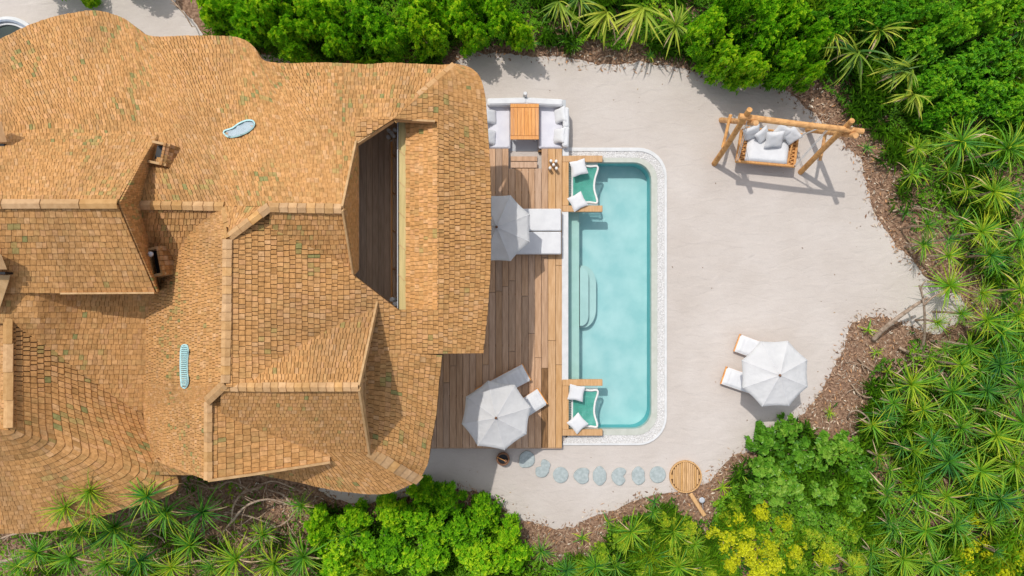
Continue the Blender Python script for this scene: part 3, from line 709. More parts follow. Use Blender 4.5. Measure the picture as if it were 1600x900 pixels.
def subtract(P, H):
    ar = sum(H[i][0] * H[(i + 1) % len(H)][1] - H[(i + 1) % len(H)][0] * H[i][1] for i in range(len(H)))
    if ar < 0: H = H[::-1]
    if max(p[0] for p in P) < min(h[0] for h in H) or min(p[0] for p in P) > max(h[0] for h in H) or max(p[1] for p in P) < min(h[1] for h in H) or min(p[1] for p in P) > max(h[1] for h in H): return [P]
    res = []; cur = P
    for i in range(len(H)):
        a, b = H[i], H[(i + 1) % len(H)]
        out = clip_half(cur, a, b, False)
        if len(out) >= 3 and area2(out) > .05: res.append(out)
        cur = clip_half(cur, a, b, True)
        if len(cur) < 3 or area2(cur) < .05: return res
    return res
class Loft:
    def __init__(s, curves, smooth=()):
        s.K = 72; s.C = []
        for ci, c in enumerate(curves):
            c = [W(*p) for p in c]
            if ci in smooth: c = [Vector(p) for p in cr([tuple(p) for p in c], 8)]
            n = len(c) - 1
            s.C.append([c[min(int(k / s.K * n), n - 1)].lerp(c[min(int(k / s.K * n), n - 1) + 1], k / s.K * n - min(int(k / s.K * n), n - 1)) for k in range(s.K + 1)])
        m = s.K // 2; ds = [0]
        for a, b in zip(s.C, s.C[1:]): ds.append(ds[-1] + sum((b[q] - a[q]).length for q in (m // 2, m, m + m // 2)) / 3)
        s.ds = ds; s.len = ds[-1]
    def row(s, v):     # v in metres from top
        v = max(0, min(s.len, v)); i = 0
        while i < len(s.ds) - 2 and v > s.ds[i + 1]: i += 1
        t = (v - s.ds[i]) / (s.ds[i + 1] - s.ds[i])
        return [a.lerp(b, t) for a, b in zip(s.C[i], s.C[i + 1])]
    def pt(s, row, u):
        x = max(0, min(1, u)) * s.K; i = min(int(x), s.K - 1); return row[i].lerp(row[i + 1], x - i)
field = MB(); SINGLES = []
PAL = [((.565, .305, .125), 14), ((.60, .345, .16), 6), ((.52, .275, .105), 8), ((.60, .33, .165), 4), ((.46, .24, .09), 3), ((.64, .40, .22), 2), ((.52, .31, .13), 5)]
def shcol(p, warm=1.0):
    c = random.choices([a for a, _ in PAL], [b for _, b in PAL])[0]
    nz = noise.noise(Vector((p.x * .55, p.y * .55, 3.1))) + .5 * noise.noise(Vector((p.x * 1.7, p.y * 1.7, 8)))
    k = random.uniform(.93, 1.05); c = [(c[0] * .55 + .545 * .45) * k * .97, (c[1] * .55 + .30 * .45) * k * .965, (c[2] * .55 + .118 * .45) * k * .94]
    wz = noise.noise(Vector((p.x * .35 + 20, p.y * .22, 4))) + .6 * noise.noise(Vector((p.x * 1.1, p.y * .5, 14)))
    if wz > 0: c = [c[0] * (1 - .26 * wz), c[1] * (1 - .22 * wz), c[2] * (1 - .14 * wz)]
    if nz > .24 and random.random() < .15 or random.random() < .004:
        g = random.choice([(.40, .28, .105), (.37, .27, .10), (.42, .29, .11), (.33, .26, .10), (.25, .235, .09)]); c = [g[0], g[1], g[2]]
    elif nz > .1 and random.random() < .35: c = [c[0] * .84, c[1] * .86, c[2] * .85]
    return (c[0], c[1] * (warm * .02 + .98), c[2])
def shingles(L, rowm, wm, holes=(), single=False, lift=.032, warm=1.0, thick=.04, out=Vector((0, 0, 0)), tone=1.0):
    nr = max(1, round(L.len / rowm)); under = MB()
    for i in range(nr):
        v0, v1 = L.len * i / nr, L.len * (i + 1) / nr
        r0, r1 = L.row(v0 - .01), L.row(v1); rm = L.row((v0 + v1) / 2)
        acc = [0]
        for a, b in zip(rm, rm[1:]): acc.append(acc[-1] + (b - a).length)
        T = acc[-1]
        if T < .05: continue
        cuts = [0.0]; x = random.uniform(.3, 1) * wm
        while x < T - .4 * wm: cuts.append(x); x += wm * random.uniform(.72, 1.3)
        cuts.append(T)
        us = []; k = 0
        for c in cuts:
            while k < len(acc) - 2 and acc[k + 1] < c: k += 1
            us.append((k + (c - acc[k]) / max(1e-6, acc[k + 1] - acc[k])) / L.K)
        for u0, u1 in zip(us, us[1:]):
            g = .011 * (u1 - u0) / max(1e-6, u1 - u0) / T
            hh = lift + random.uniform(-.005, .007); lo = random.uniform(-.010, .010)
            up = Vector((0, 0, 1))
            A = L.pt(r0, u0 + g / 2) + up * .006 + out; B = L.pt(r0, u1 - g / 2) + up * .006 + out
            C_ = L.pt(r1, u1 - g / 2) + up * hh + out * 1.5; D = L.pt(r1, u0 + g / 2) + up * hh + out * 1.5
            C_ += (C_ - B) * (lo / rowm); D += (D - A) * (lo / rowm)
            P = [(*PX(p), p) for p in (A, B, C_, D)]
            pieces = [P]
            for H in holes: pieces = [r for q in pieces for r in subtract(q, H)]
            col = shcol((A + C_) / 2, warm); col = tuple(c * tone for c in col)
            for q in pieces:
                if len(q) < 3 or area2(q) < .3: continue
                top = [p[2] for p in q]; nrm = (top[1] - top[0]).cross(top[-1] - top[0])
                if nrm.z < 0: top = top[::-1]
                m = len(top); vs = top + ([p - up * thick for p in top] if thick else [p - out * .8 for p in top])
                fs = [tuple(range(m))] + [(a + m, (a + 1) % m + m, (a + 1) % m, a) for a in range(m)]
                if single and len(SINGLES) < 300 and m == 4 and 0 < v0 and area2(q) > 22:
                    SINGLES.append(1); mk('shingle', vs, fs, M['shingle'], villa, cols=[col] * len(fs))
                else: field.add(vs, fs, col)
    # boarding underneath
    nu, nv = 36, max(2, int(L.len / .30))
    for i in range(nv):
        ra, rb = L.row(L.len * i / nv), L.row(L.len * (i + 1) / nv)
        for j in range(nu):
            quad = [L.pt(ra, j / nu), L.pt(ra, (j + 1) / nu), L.pt(rb, (j + 1) / nu), L.pt(rb, j / nu)]
            pieces = [[(*PX(p), p) for p in quad]]
            for H in holes: pieces = [r for q in pieces for r in subtract(q, H)]
            for q in pieces:
                if len(q) < 3: continue
                top = [p[2] - Vector((0, 0, .03)) for p in q]; nrm = (top[1] - top[0]).cross(top[-1] - top[0])
                if nrm.z < 0: top = top[::-1]
                m = len(top); under.add(top + [p - Vector((0, 0, .17)) for p in top], [tuple(range(m)), tuple(range(2 * m - 1, m - 1, -1))] + [(a + m, (a + 1) % m + m, (a + 1) % m, a) for a in range(m)])
    under.build('roof_boarding', M['underlay'], villa)
def caps(pts, w=.25, step=.26, m='cap', nm='ridge_cap', fold=.05, up=.05, th=.035):
    P = [W(*p) for p in pts]; acc = [0]
    for a, b in zip(P, P[1:]): acc.append(acc[-1] + (b - a).length)
    n = max(1, round(acc[-1] / step)); prev = None
    def at(d):
        k = 0
        while k < len(acc) - 2 and acc[k + 1] < d: k += 1
        return P[k].lerp(P[k + 1], (d - acc[k]) / (acc[k + 1] - acc[k]))
    for i in range(n):
        a, b = at(acc[-1] * i / n), at(acc[-1] * (i + 1) / n + .02)
        if i == n - 1: b = at(acc[-1])
        d = (b - a).normalized(); s = d.cross(Vector((0, 0, 1))).normalized(); U = Vector((0, 0, 1)); w_ = w * random.uniform(.94, 1.05) / 2
        vs = []
        for p, e in ((a, up - .012), (b, up + .018)):
            vs += [p - s * w_ + U * (e - fold), p + U * e, p + s * w_ + U * (e - fold)]
        vs += [v - U * th for v in vs]
        fs = [(0, 1, 4, 3), (1, 2, 5, 4), (6, 9, 10, 7), (7, 10, 11, 8), (3, 4, 10, 9), (4, 5, 11, 10), (0, 6, 7, 1), (1, 7, 8, 2), (0, 3, 9, 6), (2, 8, 11, 5)]
        mk(nm, vs, fs[:], M[m], villa)
OPEN = [(557, 222), (615, 185.5), (683, 190), (683, 484), (622, 484), (552, 430), (535, 325)]
ROW = .19; WID = .105
# north slope
LN = Loft([[(-60, 321, 7.0), (80, 321, 7.15), (216, 321, 7.3), (350, 322, 7.6), (420, 322, 8.2), (478, 323, 8.2), (535, 325, 8.2)],
           [(-60, 200, 5.95), (80, 190, 6.0), (200, 195, 6.2), (300, 200, 6.4), (400, 210, 6.75), (470, 212, 6.8), (535, 212, 6.8)],
           [(-60, 90, 4.8), (-20, 72, 4.8), (0, 62, 4.8), (50, 38, 4.8), (100, 23, 4.8), (150, 17, 4.8), (190, 27, 4.85), (215, 44, 4.9), (238, 57, 5.0), (300, 56, 5.1), (360, 57, 5.15), (385, 64, 5.2), (400, 77, 5.25), (412, 94, 5.3), (440, 99, 5.3), (500, 98, 5.3), (535, 99, 5.3)]], smooth=(2,))
shingles(LN, ROW, WID)
LN2 = Loft([[(535, 325, 8.2), (600, 325, 8.2), (712, 325, 8.2)], [(535, 212, 6.8), (600, 212, 6.8), (712, 212, 6.8)], [(535, 99, 5.3), (570, 101, 5.3), (610, 98, 5.3), (650, 100, 5.3), (690, 102, 5.3), (713, 100, 5.3)]])
shingles(LN2, ROW, WID, holes=[OPEN, [(615, 185.5), (713.5, 100), (760, 90), (760, 340), (615, 340)]])
# little fold triangle
shingles(Loft([[(356, 371, 8.2), (358, 370, 8.2)], [(350, 322.5, 7.62), (421, 322.5, 8.19)]]), ROW, WID)
# east slope, upper part
ys = [100, 104, 112, 126, 142, 200, 300, 400, 478, 553]
ev = [(713, 100), (735, 106), (749, 119), (756.5, 140), (760, 170), (764, 230), (767, 300), (767, 400), (762.5, 478), (755, 552)]
def col(x, z, z2=None): return [(x, y, z) for y in ys]
LE = Loft([col(353, 8.2), col(395, 8.0), col(560, 6.92), col(683, 6.14), [(x, y, 5.3) for x, y in ev]], smooth=(4,))
holesE = [OPEN, [(300, 50), (716, 50), (713, 100), (615, 186), (300, 186)], [(300, 185.5), (560, 185.5), (535, 325), (300, 323)], [(340, 300), (425, 318), (357, 371)]]
shingles(LE, .165, .135, holes=holesE)
# east slope, lower part
LE2 = Loft([[(353, y, 8.2) for y in (553, 585, 620, 655, 690, 700)], [(395, y, 8.0) for y in (553, 585, 620, 655, 690, 700)], [(560, y, 6.92) for y in (553, 585, 620, 655, 690, 702)], [(625, 551, 6.51), (624, 590, 6.5), (622, 628, 6.48), (620, 665, 6.43), (615, 705, 6.3), (606, 724, 6.15)],
            [(691, 555, 6.04), (686, 600, 5.95), (682, 645, 5.9), (674, 690, 5.8), (668, 725, 5.65), (655, 750, 5.4)]], smooth=(3, 4))
shingles(LE2, .165, .135, holes=[[(340, 604.5), (561.5, 604.5), (578, 706), (560, 725), (340, 725)]])
# south-facing slopes
xs_ = (-60, 10, 60, 125, 200, 240, 352)
LS = Loft([[(x, 322, z) for x, z in zip(xs_, (7.05, 7.1, 7.1, 7.2, 7.3, 7.35, 7.6))], [(x, 457, z) for x, z in zip(xs_, (7.25, 7.2, 7.1, 6.3, 6.0, 5.95, 6.1))], [(x, 500, z) for x, z in zip(xs_, (7.0, 6.95, 6.75, 6.1, 5.75, 5.6, 5.6))],
           [(x, 570, z) for x, z in zip(xs_, (6.1, 6.0, 5.9, 5.72, 5.35, 5.2, 4.9))], [(x, 640, z) for x, z in zip(xs_, (5.2, 5.1, 5.0, 4.9, 4.66, 4.5, 4.2))], [(x, 665, z) for x, z in zip(xs_, (3.9,) * 7)]])
shingles(LS, .185, .13, holes=[[(-60, 506), (22, 506), (236, 660), (236, 740), (-60, 740)]])
# west-facing bright slope under the long vertical ridge
LW = Loft([[(350, 322, 7.6), (357, 371, 8.2), (353, 480, 8.2), (351, 600, 8.2), (323, 626, 7.5), (323, 750, 7.3)], [(225, 300, 5.4), (225, 371, 5.5), (225, 490, 5.65), (225, 600, 5.0), (225, 640, 4.55), (231, 716, 4.3)]])
shingles(LW, .16, .10)
# lower-left hip
LH = Loft([[(13, 470, 6.9), (14, 600, 6.9), (14, 664, 6.9), (14, 668, 6.88), (12, 671, 6.87), (8, 672, 6.88), (-10, 673, 6.9), (-60, 673, 6.9)],
           [(80, 470, 6.1), (80, 600, 6.1), (84, 672, 6.0), (88, 692, 5.95), (70, 708, 5.95), (40, 716, 5.95), (0, 720, 6.0), (-60, 722, 6.0)],
           [(232, 470, 4.3), (230, 640, 4.3), (278, 744, 4.3), (262, 775, 4.35), (190, 796, 4.4), (120, 820, 4.5), (50, 832, 4.5), (-60, 833, 4.5)]], smooth=(1, 2))
shingles(LH, .22, .15)
shingles(Loft([[(13, 440, 6.9), (13, 672, 6.9)], [(-60, 440, 5.8), (-60, 672, 5.8)]]), .18, .12)
# tall left block
LB = Loft([[(-60, 317, 8.75), (183, 317.5, 8.75)], [(-60, 203, 5.9), (249, 203, 6.2)]])
shingles(LB, ROW, WID)
LB2 = Loft([[(-60, 320, 8.75), (184, 320, 8.75)], [(-60, 458.5, 7.25), (243, 457, 7.2)]])
shingles(LB2, .19, .145, single=True)
LV = Loft([[(248, 202, 6.25), (216, 257, 7.5), (184, 318, 8.72), (212, 385, 8.0), (244, 456, 7.18)], [(254, 206, 6.1), (238, 255, 6.5), (217, 320, 7.2), (231, 385, 6.7), (245, 452, 6.2)]])
shingles(LV, .18, .09, lift=.0, thick=.0, out=Vector((.06, 0, .0)))
# middle south gable slope below the short ridge
LM = Loft([[(421, 326, 8.2), (478, 327, 8.2), (536, 328, 8.2)], [(421, 435, 6.75), (478, 435, 6.75), (553, 431, 6.75)]])
shingles(LM, .165, .13)
# inner face of the roof opening
LI = Loft([[(556, 224, 6.85), (536, 325, 8.2), (552, 429, 6.8)], [(557.5, 240, 6.2), (557.5, 325, 6.2), (557.5, 422, 6.2)]])
shingles(LI, .14, .15, lift=.0, thick=.0, out=Vector((.05, 0, .02)))
# dormer gable
LD = Loft([[(345, 602, 8.05), (395, 603, 8.1), (561, 603.5, 8.75)], [(300, 463, 6.3), (400, 463, 6.4), (593, 463, 6.4)]])
shingles(LD, ROW, WID)
LD2 = Loft([[(345, 606, 8.05), (395, 607, 8.1), (440, 607, 8.25), (480, 607, 8.4), (520, 607, 8.55), (561, 606, 8.75)],
            [(345, 707, 6.0), (395, 707, 6.1), (440, 707, 6.2), (480, 707, 6.3), (525, 706, 6.45), (578, 706, 6.58)],
            [(345, 735, 5.5), (390, 740, 5.45), (450, 750, 5.4), (530, 767, 5.4), (603, 771, 5.4), (656, 750, 5.4)]], smooth=(2,))
shingles(LD2, .165, .125)
# lower small gable
LG = Loft([[(326, 614, 7.45), (327, 680, 7.4), (327, 748, 7.3)], [(400, 606, 6.85), (402, 670, 6.88), (403, 737, 6.9)], [(515, 600, 6.0), (515, 660, 6.2), (516, 720, 6.32)]])
shingles(LG, .22, .15)
shingles(Loft([[(243, 717, 5.15), (246, 717, 5.15)], [(232, 741, 4.7), (303, 742, 4.7)]]), .17, .13)
# low strip inside the opening
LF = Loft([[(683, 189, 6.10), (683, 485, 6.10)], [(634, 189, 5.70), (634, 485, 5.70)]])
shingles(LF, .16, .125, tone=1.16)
field.build('shingles', M['shingle'], villa, kind='stuff')
# ridge caps and verge boards
caps([(218, 320.5, 7.35), (350, 322.5, 7.62)], step=.30)
caps([(350, 323, 7.62), (357, 371, 8.2)], w=.16, step=.5, fold=.02)
caps([(358, 370, 8.2), (421, 323, 8.2)], step=.34); caps([(421, 324, 8.22), (534, 326, 8.22)], step=.26, w=.27)
caps([(355, 374, 8.22), (354, 480, 8.22), (352, 598, 8.22)], w=.26, step=.25)
caps([(351, 600, 8.2), (323, 627, 7.52)], w=.26, step=.8); caps([(325, 628, 7.5), (325, 750, 7.33)], w=.24, step=.27)
caps([(12, 492, 6.93), (13, 668, 6.93)], w=.28, step=.9)
caps([(-60, 318.5, 8.78), (184, 318.5, 8.78)], w=.26, step=.95)
caps([(345, 604, 8.08), (395, 605, 8.12), (560, 604.5, 8.78)], w=.25, step=.24)
caps([(712, 102, 5.35), (613, 187, 6.38)], w=.30, step=.42); 
caps([(577, 706, 6.62), (592, 715, 6.45), (620, 732, 6.1), (640, 743, 5.75), (656, 751, 5.42)], w=.34, step=.27)
def verge(pts, w, h, nm='verge_board', m='fascia', off=0):
    P = [W(*p) for p in pts]; mb = MB()
    for a, b in zip(P, P[1:]):
        d = b - a; L_ = d.length; ang = math.atan2(d.y, d.x); pit = math.atan2(d.z, math.hypot(d.x, d.y))
        mb = MB(); mb.box((a + b) / 2 + Vector((0, 0, off)), (L_ + .02, w, h), Matrix.Rotation(ang, 3, 'Z') @ Matrix.Rotation(-pit, 3, 'Y')); mb.build(nm, M[m], villa)
verge([(613.5, 187, 6.34), (557, 223.5, 6.85)], .13, .22); verge([(557, 223, 6.88), (535.5, 325, 8.2)], .06, .2); verge([(536, 327, 8.2), (552.5, 430, 6.85)], .05, .2); verge([(552.5, 431, 6.82), (622, 485, 6.35)], .05, .2)
verge([(616, 187.5, 6.32), (679, 190.5, 6.2)], .06, .25)
verge([(326, 750, 7.3), (404, 739, 6.92), (515, 721.5, 6.32)], .07, .2)
verge([(561.5, 604, 8.75), (592, 464, 6.5)], .06, .2); verge([(562, 606, 8.75), (578, 706, 6.6)], .06, .2)
verge([(243, 457.5, 7.22), (98, 458.5, 7.22)], .05, .2)
# gable wall of the dormer
p0, p1, p2 = W(592, 464, 6.3), W(562, 605, 8.55), W(577, 705, 6.4)
xg = -4.17
g0, g1, g2 = [Vector((xg - .10, p.y, p.z - .1)) for p in (p0, p1, p2)]
mb = MB(); mb.add([(g0.x, g0.y - .1, 5.6), g0 + Vector((0, -.12, 0)), g1, g2 + Vector((0, .1, 0)), (g2.x, g2.y + .1, 5.6)], [(0, 1, 2, 3, 4)]); mb.build('gable_wall', M['cap'], villa)
MB().box(((g1.x + .03), g1.y, 7.4), (.06, .09, 2.1)).build('gable_post', M['fascia'], villa); MB().box((g1.x + .03, (g0.y + g2.y) / 2, 7.0), (.05, 2.6, .08)).build('gable_rail', M['fascia'], villa)
# opening: beam, glass edge, brackets, handrail, upper floor
a = W(622.5, 190, 5.66); b = W(635, 484, 5.66)
MB().box(((a.x + b.x) / 2 + .04, (a.y + b.y) / 2, 5.56), (.16, a.y - b.y, .22)).build('edge_beam', M['beam'], villa)
MB().box(((a.x + b.x) / 2 - .06, (a.y + b.y) / 2, 5.54), (.12, a.y - b.y, .2)).build('edge_beam', M['beam'], villa)
MB().box((a.x - .015, (a.y + b.y) / 2, 5.60), (.022, a.y - b.y, .26)).build('glass_edge', M['grey'], villa)
for y in (237, 286, 334, 384, 433): 
    p = W(626, y, 5.72); MB().box((p.x, p.y, 5.685), (.30, .018, .02), Matrix.Rotation(R(-48), 3, 'Z')).build('bracket', M['fascia'], villa)
verge([(612, 190, 6.18), (560, 224, 6.6)], .035, .12, 'gutter_edge', 'grey')
MB().box(W(612, 355, 3.95), (.055, 5.7, .05)).build('handrail', M['teak'], villa)
for y in (240, 300, 360, 420, 466): p = W(612, y, 3.9); MB().box((p.x, p.y, 3.45), (.04, .04, .9)).build('rail_post', M['teak'], villa)
for k in range(10):
    x0 = 545 + k * 9.2; aa = W(x0, 160, 3.3); bb = W(x0 + 8.8, 510, 3.3); MB().box(((aa.x + bb.x) / 2, (aa.y + bb.y) / 2, 3.27), (bb.x - aa.x, aa.y - bb.y, .05)).build('floor_board', M['floor'], villa)
MB().box((*W(590, 330, 2.8)[:2], 3.15), (3.2, 9.0, .14)).build('floor_slab', M['underlay'], villa)
cluster(611, 207, 3.3, [(-4, -4), (5, -5), (0, 0), (-5, 6), (3, 4)], .5, 'cluster of pinkish round lanterns seen through the upper corner of the roof opening', rr=.065)
cluster(614.5, 471, 3.3, [(-2.5, -3), (2.5, 4)], 1.2, 'pair of pale round lanterns at the lower corner of the roof opening', rr=.075)
# skylights
def zof(L, px, py):
    best = (1e9, 6)
    for i in range(41):
        for p in L.row(L.len * i / 40):
            x, y = PX(p); d = (x - px) ** 2 + (y - py) ** 2
            if d < best[0]: best = (d, p.z)
    return best[1]
def skylight(outline, L, slats, ramp=None, inner=None):
    n = len(outline); z = [zof(L, x, y) for x, y in outline]; cx = sum(p[0] for p in outline) / n; cy = sum(p[1] for p in outline) / n
    def ringp(s, h): return [W(cx + (x - cx) * s if False else x + (cx - x) * (1 - s), y + (cy - y) * (1 - s), zz + h) for (x, y), zz in zip(outline, z)]
    sgn = sum(outline[k][0] * outline[(k + 1) % n][1] - outline[(k + 1) % n][0] * outline[k][1] for k in range(n))
    def shrink(d, h):
        out = []
        for k in range(n):
            a, b = outline[k - 1], outline[(k + 1) % n]; tx, ty = b[0] - a[0], b[1] - a[1]; l = math.hypot(tx, ty); nx, ny = -ty / l, tx / l
            if sgn < 0: nx, ny = -nx, -ny
            out.append(W(outline[k][0] + nx * d, outline[k][1] + ny * d, z[k] + h))
        return out
    A0, A, B, B0 = shrink(0, -.1), shrink(0, .10), shrink(2.2, .12), shrink(2.2, -.03)
    mb = MB(); vs = A0 + A + B + B0; fs = []
    for r in range(3):
        for k in range(n): j = (k + 1) % n; fs.append((r * n + k, r * n + j, (r + 1) * n + j, (r + 1) * n + k))
    mb.add(vs, fs); f = mb.build('skylight', M['frame'], villa)
    def cap_(G, nm, m_): MB().add(G, [tuple(range(n))] if sgn < 0 else [tuple(range(n - 1, -1, -1))]).build(nm, m_, f, local=True)
    cap_(shrink(2.2, .07), 'glass', M['glass']); cap_(shrink(2.2, .045), 'blind', M['blind'] if not slats else M['grate'])
    if not slats:
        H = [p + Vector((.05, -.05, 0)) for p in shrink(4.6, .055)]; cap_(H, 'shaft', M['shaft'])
    else:
        mb = MB(); ymin = min(p[1] for p in outline); ymax = max(p[1] for p in outline); y = ymin + 4
        while y < ymax - 4:
            xx = []
            for k in range(n):
                a, b = outline[k], outline[(k + 1) % n]
                if (a[1] > y) != (b[1] > y): xx.append(a[0] + (b[0] - a[0]) * (y - a[1]) / (b[1] - a[1]))
            if len(xx) == 2:
                x0, x1 = min(xx) + 2.2, max(xx) - 2.2; z0 = zof(L, x0, y) + .085; z1 = zof(L, x1, y) + .085
                mb.tube([W(x0, y, z0), W(x1, y, z1)], .022, 5)
            y += 3
        mb.build('slat', M['frame'], f, local=True, kind='stuff')
b1_ = cr([(348, 208), (350, 203), (362, 199), (372, 192), (384, 187), (394, 187), (398.5, 192), (396, 200), (386, 208), (370, 214), (356, 215), (348, 208)], 3)[:-1]
skylight(b1_, LN, False)
b2_ = cr([(281, 549), (283, 540), (288, 537.5), (293.5, 540), (295, 549), (293.8, 566), (294, 584), (295, 597), (292, 605), (288, 607.5), (283, 604.5), (281.5, 596), (280.5, 572), (281, 549)], 3)[:-1]
skylight(b2_, LW, True)
# shingled hoods on the gable
def hood(px, py, w, h, z, rz, label=None):
    p = W(px, py, z); rot = Matrix.Rotation(R(rz), 3, 'Z')
    root = MB(); 
    # open box with curved outer flank
    for sy in (-1, 1): root.box(p + rot @ Vector((-.04, sy * (h / 2 - .04), -.22)), (w * .85, .07, .5), rot)
    root.box(p + Vector((0, 0, -.42)), (w, h - .02, .08), rot)
    hd = root.build('roof_hood', M['fascia'], villa)
    MB().box(p + rot @ Vector((-w * .22, 0, -.30)), (w * .5, h - .17, .05), rot).build('hood_glass', M['black'], hd, local=True)
    mb = MB(); n = 5
    for i in range(n):
        t0, t1 = i / n, (i + 1) / n
        def q(t): return Vector((w * .12 + w * .55 * t, 0, .10 - .75 * t * t))
        a, b = q(t0), q(t1)
        for j in range(6):
            y0 = -h / 2 + h * j / 6; y1 = y0 + h / 6 - .012
            vs = [p + rot @ Vector((c.x, y, c.z + e)) for c, e in ((a, .0), (b, .03)) for y in (y0, y1)]; vs += [v - Vector((0, 0, .06)) for v in vs]
            c_ = random.choice(PAL)[0]; c_ = tuple(k * .75 for k in c_)
            mb.add(vs, [(0, 2, 3, 1), (2, 6, 7, 3), (0, 4, 6, 2), (1, 3, 7, 5), (4, 5, 7, 6)], c_)
    mb.build('hood_shingles', M['shingle'], hd, local=True, kind='stuff')
    return hd
hood(251, 240, .62, .66, 7.05, -12); hood(247, 408, .50, .85, 6.95, 10)
h3 = W(236, 397, 7.3); MB().lathe([(0, .1), (.06, .08), (.08, .02), (.05, -.05)], h3, 12).build('lamp', M['grey'], villa, smooth=True)
def edgehood(y0, y1, z):
    a = W(-20, y0, z + .5); b = W(12, y1, z)
    MB().add([W(-40, y0 - 20, z + .6), W(2, y0, z + .5), W(11, y1 - 6, z + .25), W(-40, y1 - 6, z + .25)], [(3, 2, 1, 0)]).build('hood_roof', M['cap'], villa)
    MB().box((W(-10, y1, z)), (.85, .07, .3)).build('hood_front', M['black'], villa)
edgehood(190, 228, 6.55)
edgehood(398, 427, 7.9)
shingles_v = Loft([[(-40, 431, 7.65), (16, 431, 7.65)], [(-60, 500, 7.2), (-2, 492, 7.2)]])
MB().add([W(-40, 430, 7.85), W(16, 430, 7.8), W(14, 440, 7.7), W(-1, 484, 7.3), W(-40, 484, 7.3)], [(4, 3, 2, 1, 0)]).build('side_verge', M['fascia'], villa)
# walls
WO = [(20, 100), (230, 100), (300, 110), (520, 150), (700, 150), (720, 200), (722, 520), (640, 560), (640, 680), (560, 700), (420, 690), (300, 700), (120, 760), (20, 780), (-60, 790), (-60, 100)]
mb = MB(); Pw = [W(x, y, 5.0) for x, y in WO]
def zroof(x): return 4.6
for a, b in zip(Pw, Pw[1:]):
    d = b - a; ang = math.atan2(d.y, d.x); MB().box(((a.x + b.x) / 2, (a.y + b.y) / 2, 2.25), (d.length + .2, .2, 4.5), Matrix.Rotation(ang, 3, 'Z')).build('wall', M['wall'], villa)

# ------------------------------------------------------------------ vegetation
def leafshape(vs, fs, cs, p, d, up, L, w, t, bend=.25, n=2):
    """pointed, folded leaf of 2n+... triangles"""
    s = d.cross(up)
    if s.length < 1e-4: s = Vector((1, 0, 0))
    s.normalize(); nn = s.cross(d).normalized(); b = len(vs)
    tip = p + d * L - Vector((0, 0, L * bend)); mid = p + d * L * .5 + nn * .0
    vs += [p, mid + s * w + nn * w * .35, tip, mid - s * w + nn * w * .35]
    fs += [(b, b + 2, b + 1), (b, b + 3, b + 2)]; cs += [t, t]
def make_shrub(seed, nwh, leafL, leafW, nl, matname, name='foliage', nlob=34, lr=(.09, .21), young=.25):
    rnd = random.Random(seed); vs = []; fs = []; cs = []
    lob = []
    for q_ in range(nlob):
        a_ = rnd.uniform(0, 6.283); r_ = rnd.uniform(0, .74); lob.append((r_ * math.cos(a_), r_ * math.sin(a_), rnd.uniform(.25, .95) * (1 - .35 * r_), rnd.uniform(*lr)))
    for _ in range(nwh):
        l = rnd.choice(lob); a = rnd.uniform(0, 6.283); e = math.asin(rnd.uniform(-.25, 1)); rr = l[3] * rnd.uniform(.4, 1.7)
        dirv = Vector((math.cos(a) * math.cos(e), math.sin(a) * math.cos(e), math.sin(e)))
        p = Vector((l[0], l[1], l[2])) + dirv * rr
        if p.z < 0: p.z = -p.z * .3
        ax = (dirv * .8 + Vector((0, 0, 1.1)) + Vector((rnd.uniform(-.4, .4), rnd.uniform(-.4, .4), 0))).normalized()
        t1 = ax.cross(Vector((0, 1, .01))).normalized(); t2 = ax.cross(t1)
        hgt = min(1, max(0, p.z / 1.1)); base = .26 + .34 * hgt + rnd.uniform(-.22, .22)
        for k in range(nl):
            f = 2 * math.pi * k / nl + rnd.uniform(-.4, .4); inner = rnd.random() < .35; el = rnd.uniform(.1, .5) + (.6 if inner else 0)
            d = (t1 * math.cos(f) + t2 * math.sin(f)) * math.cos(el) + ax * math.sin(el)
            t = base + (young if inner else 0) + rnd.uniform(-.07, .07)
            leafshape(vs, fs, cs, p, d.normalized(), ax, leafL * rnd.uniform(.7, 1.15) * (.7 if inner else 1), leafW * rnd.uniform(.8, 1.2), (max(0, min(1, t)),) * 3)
    me = bpy.data.meshes.new(name); me.from_pydata([tuple(v) for v in vs], [], fs); me.materials.append(M[matname])
    at = me.attributes.new('tint', 'FLOAT_COLOR', 'FACE'); at.data.foreach_set('color', [x for c in cs for x in (*c, 1)])
    return me
def make_stems(seed):
    rnd = random.Random(seed); mb = MB()
    for k in range(6):
        a = rnd.uniform(0, 6.28); r = rnd.uniform(.15, .6); mb.tube([(0, 0, -.02), (math.cos(a) * r * .4, math.sin(a) * r * .4, .35), (math.cos(a) * r, math.sin(a) * r, .75)], [.035, .028, .015], 5)
    me = bpy.data.meshes.new('stem'); me.from_pydata([tuple(v) for v in mb.v], [], mb.f); me.materials.append(M['branch']); return me
STEM = [make_stems(s) for s in range(3)]
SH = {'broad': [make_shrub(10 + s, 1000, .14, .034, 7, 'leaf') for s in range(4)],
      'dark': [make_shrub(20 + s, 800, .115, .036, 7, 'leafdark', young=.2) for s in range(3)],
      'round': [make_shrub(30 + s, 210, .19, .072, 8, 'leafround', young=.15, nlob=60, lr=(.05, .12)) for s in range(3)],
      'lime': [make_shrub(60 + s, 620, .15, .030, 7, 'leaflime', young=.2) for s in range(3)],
      'yellow': [make_shrub(40 + s, 700, .11, .040, 7, 'leafyellow', young=.2) for s in range(2)]}
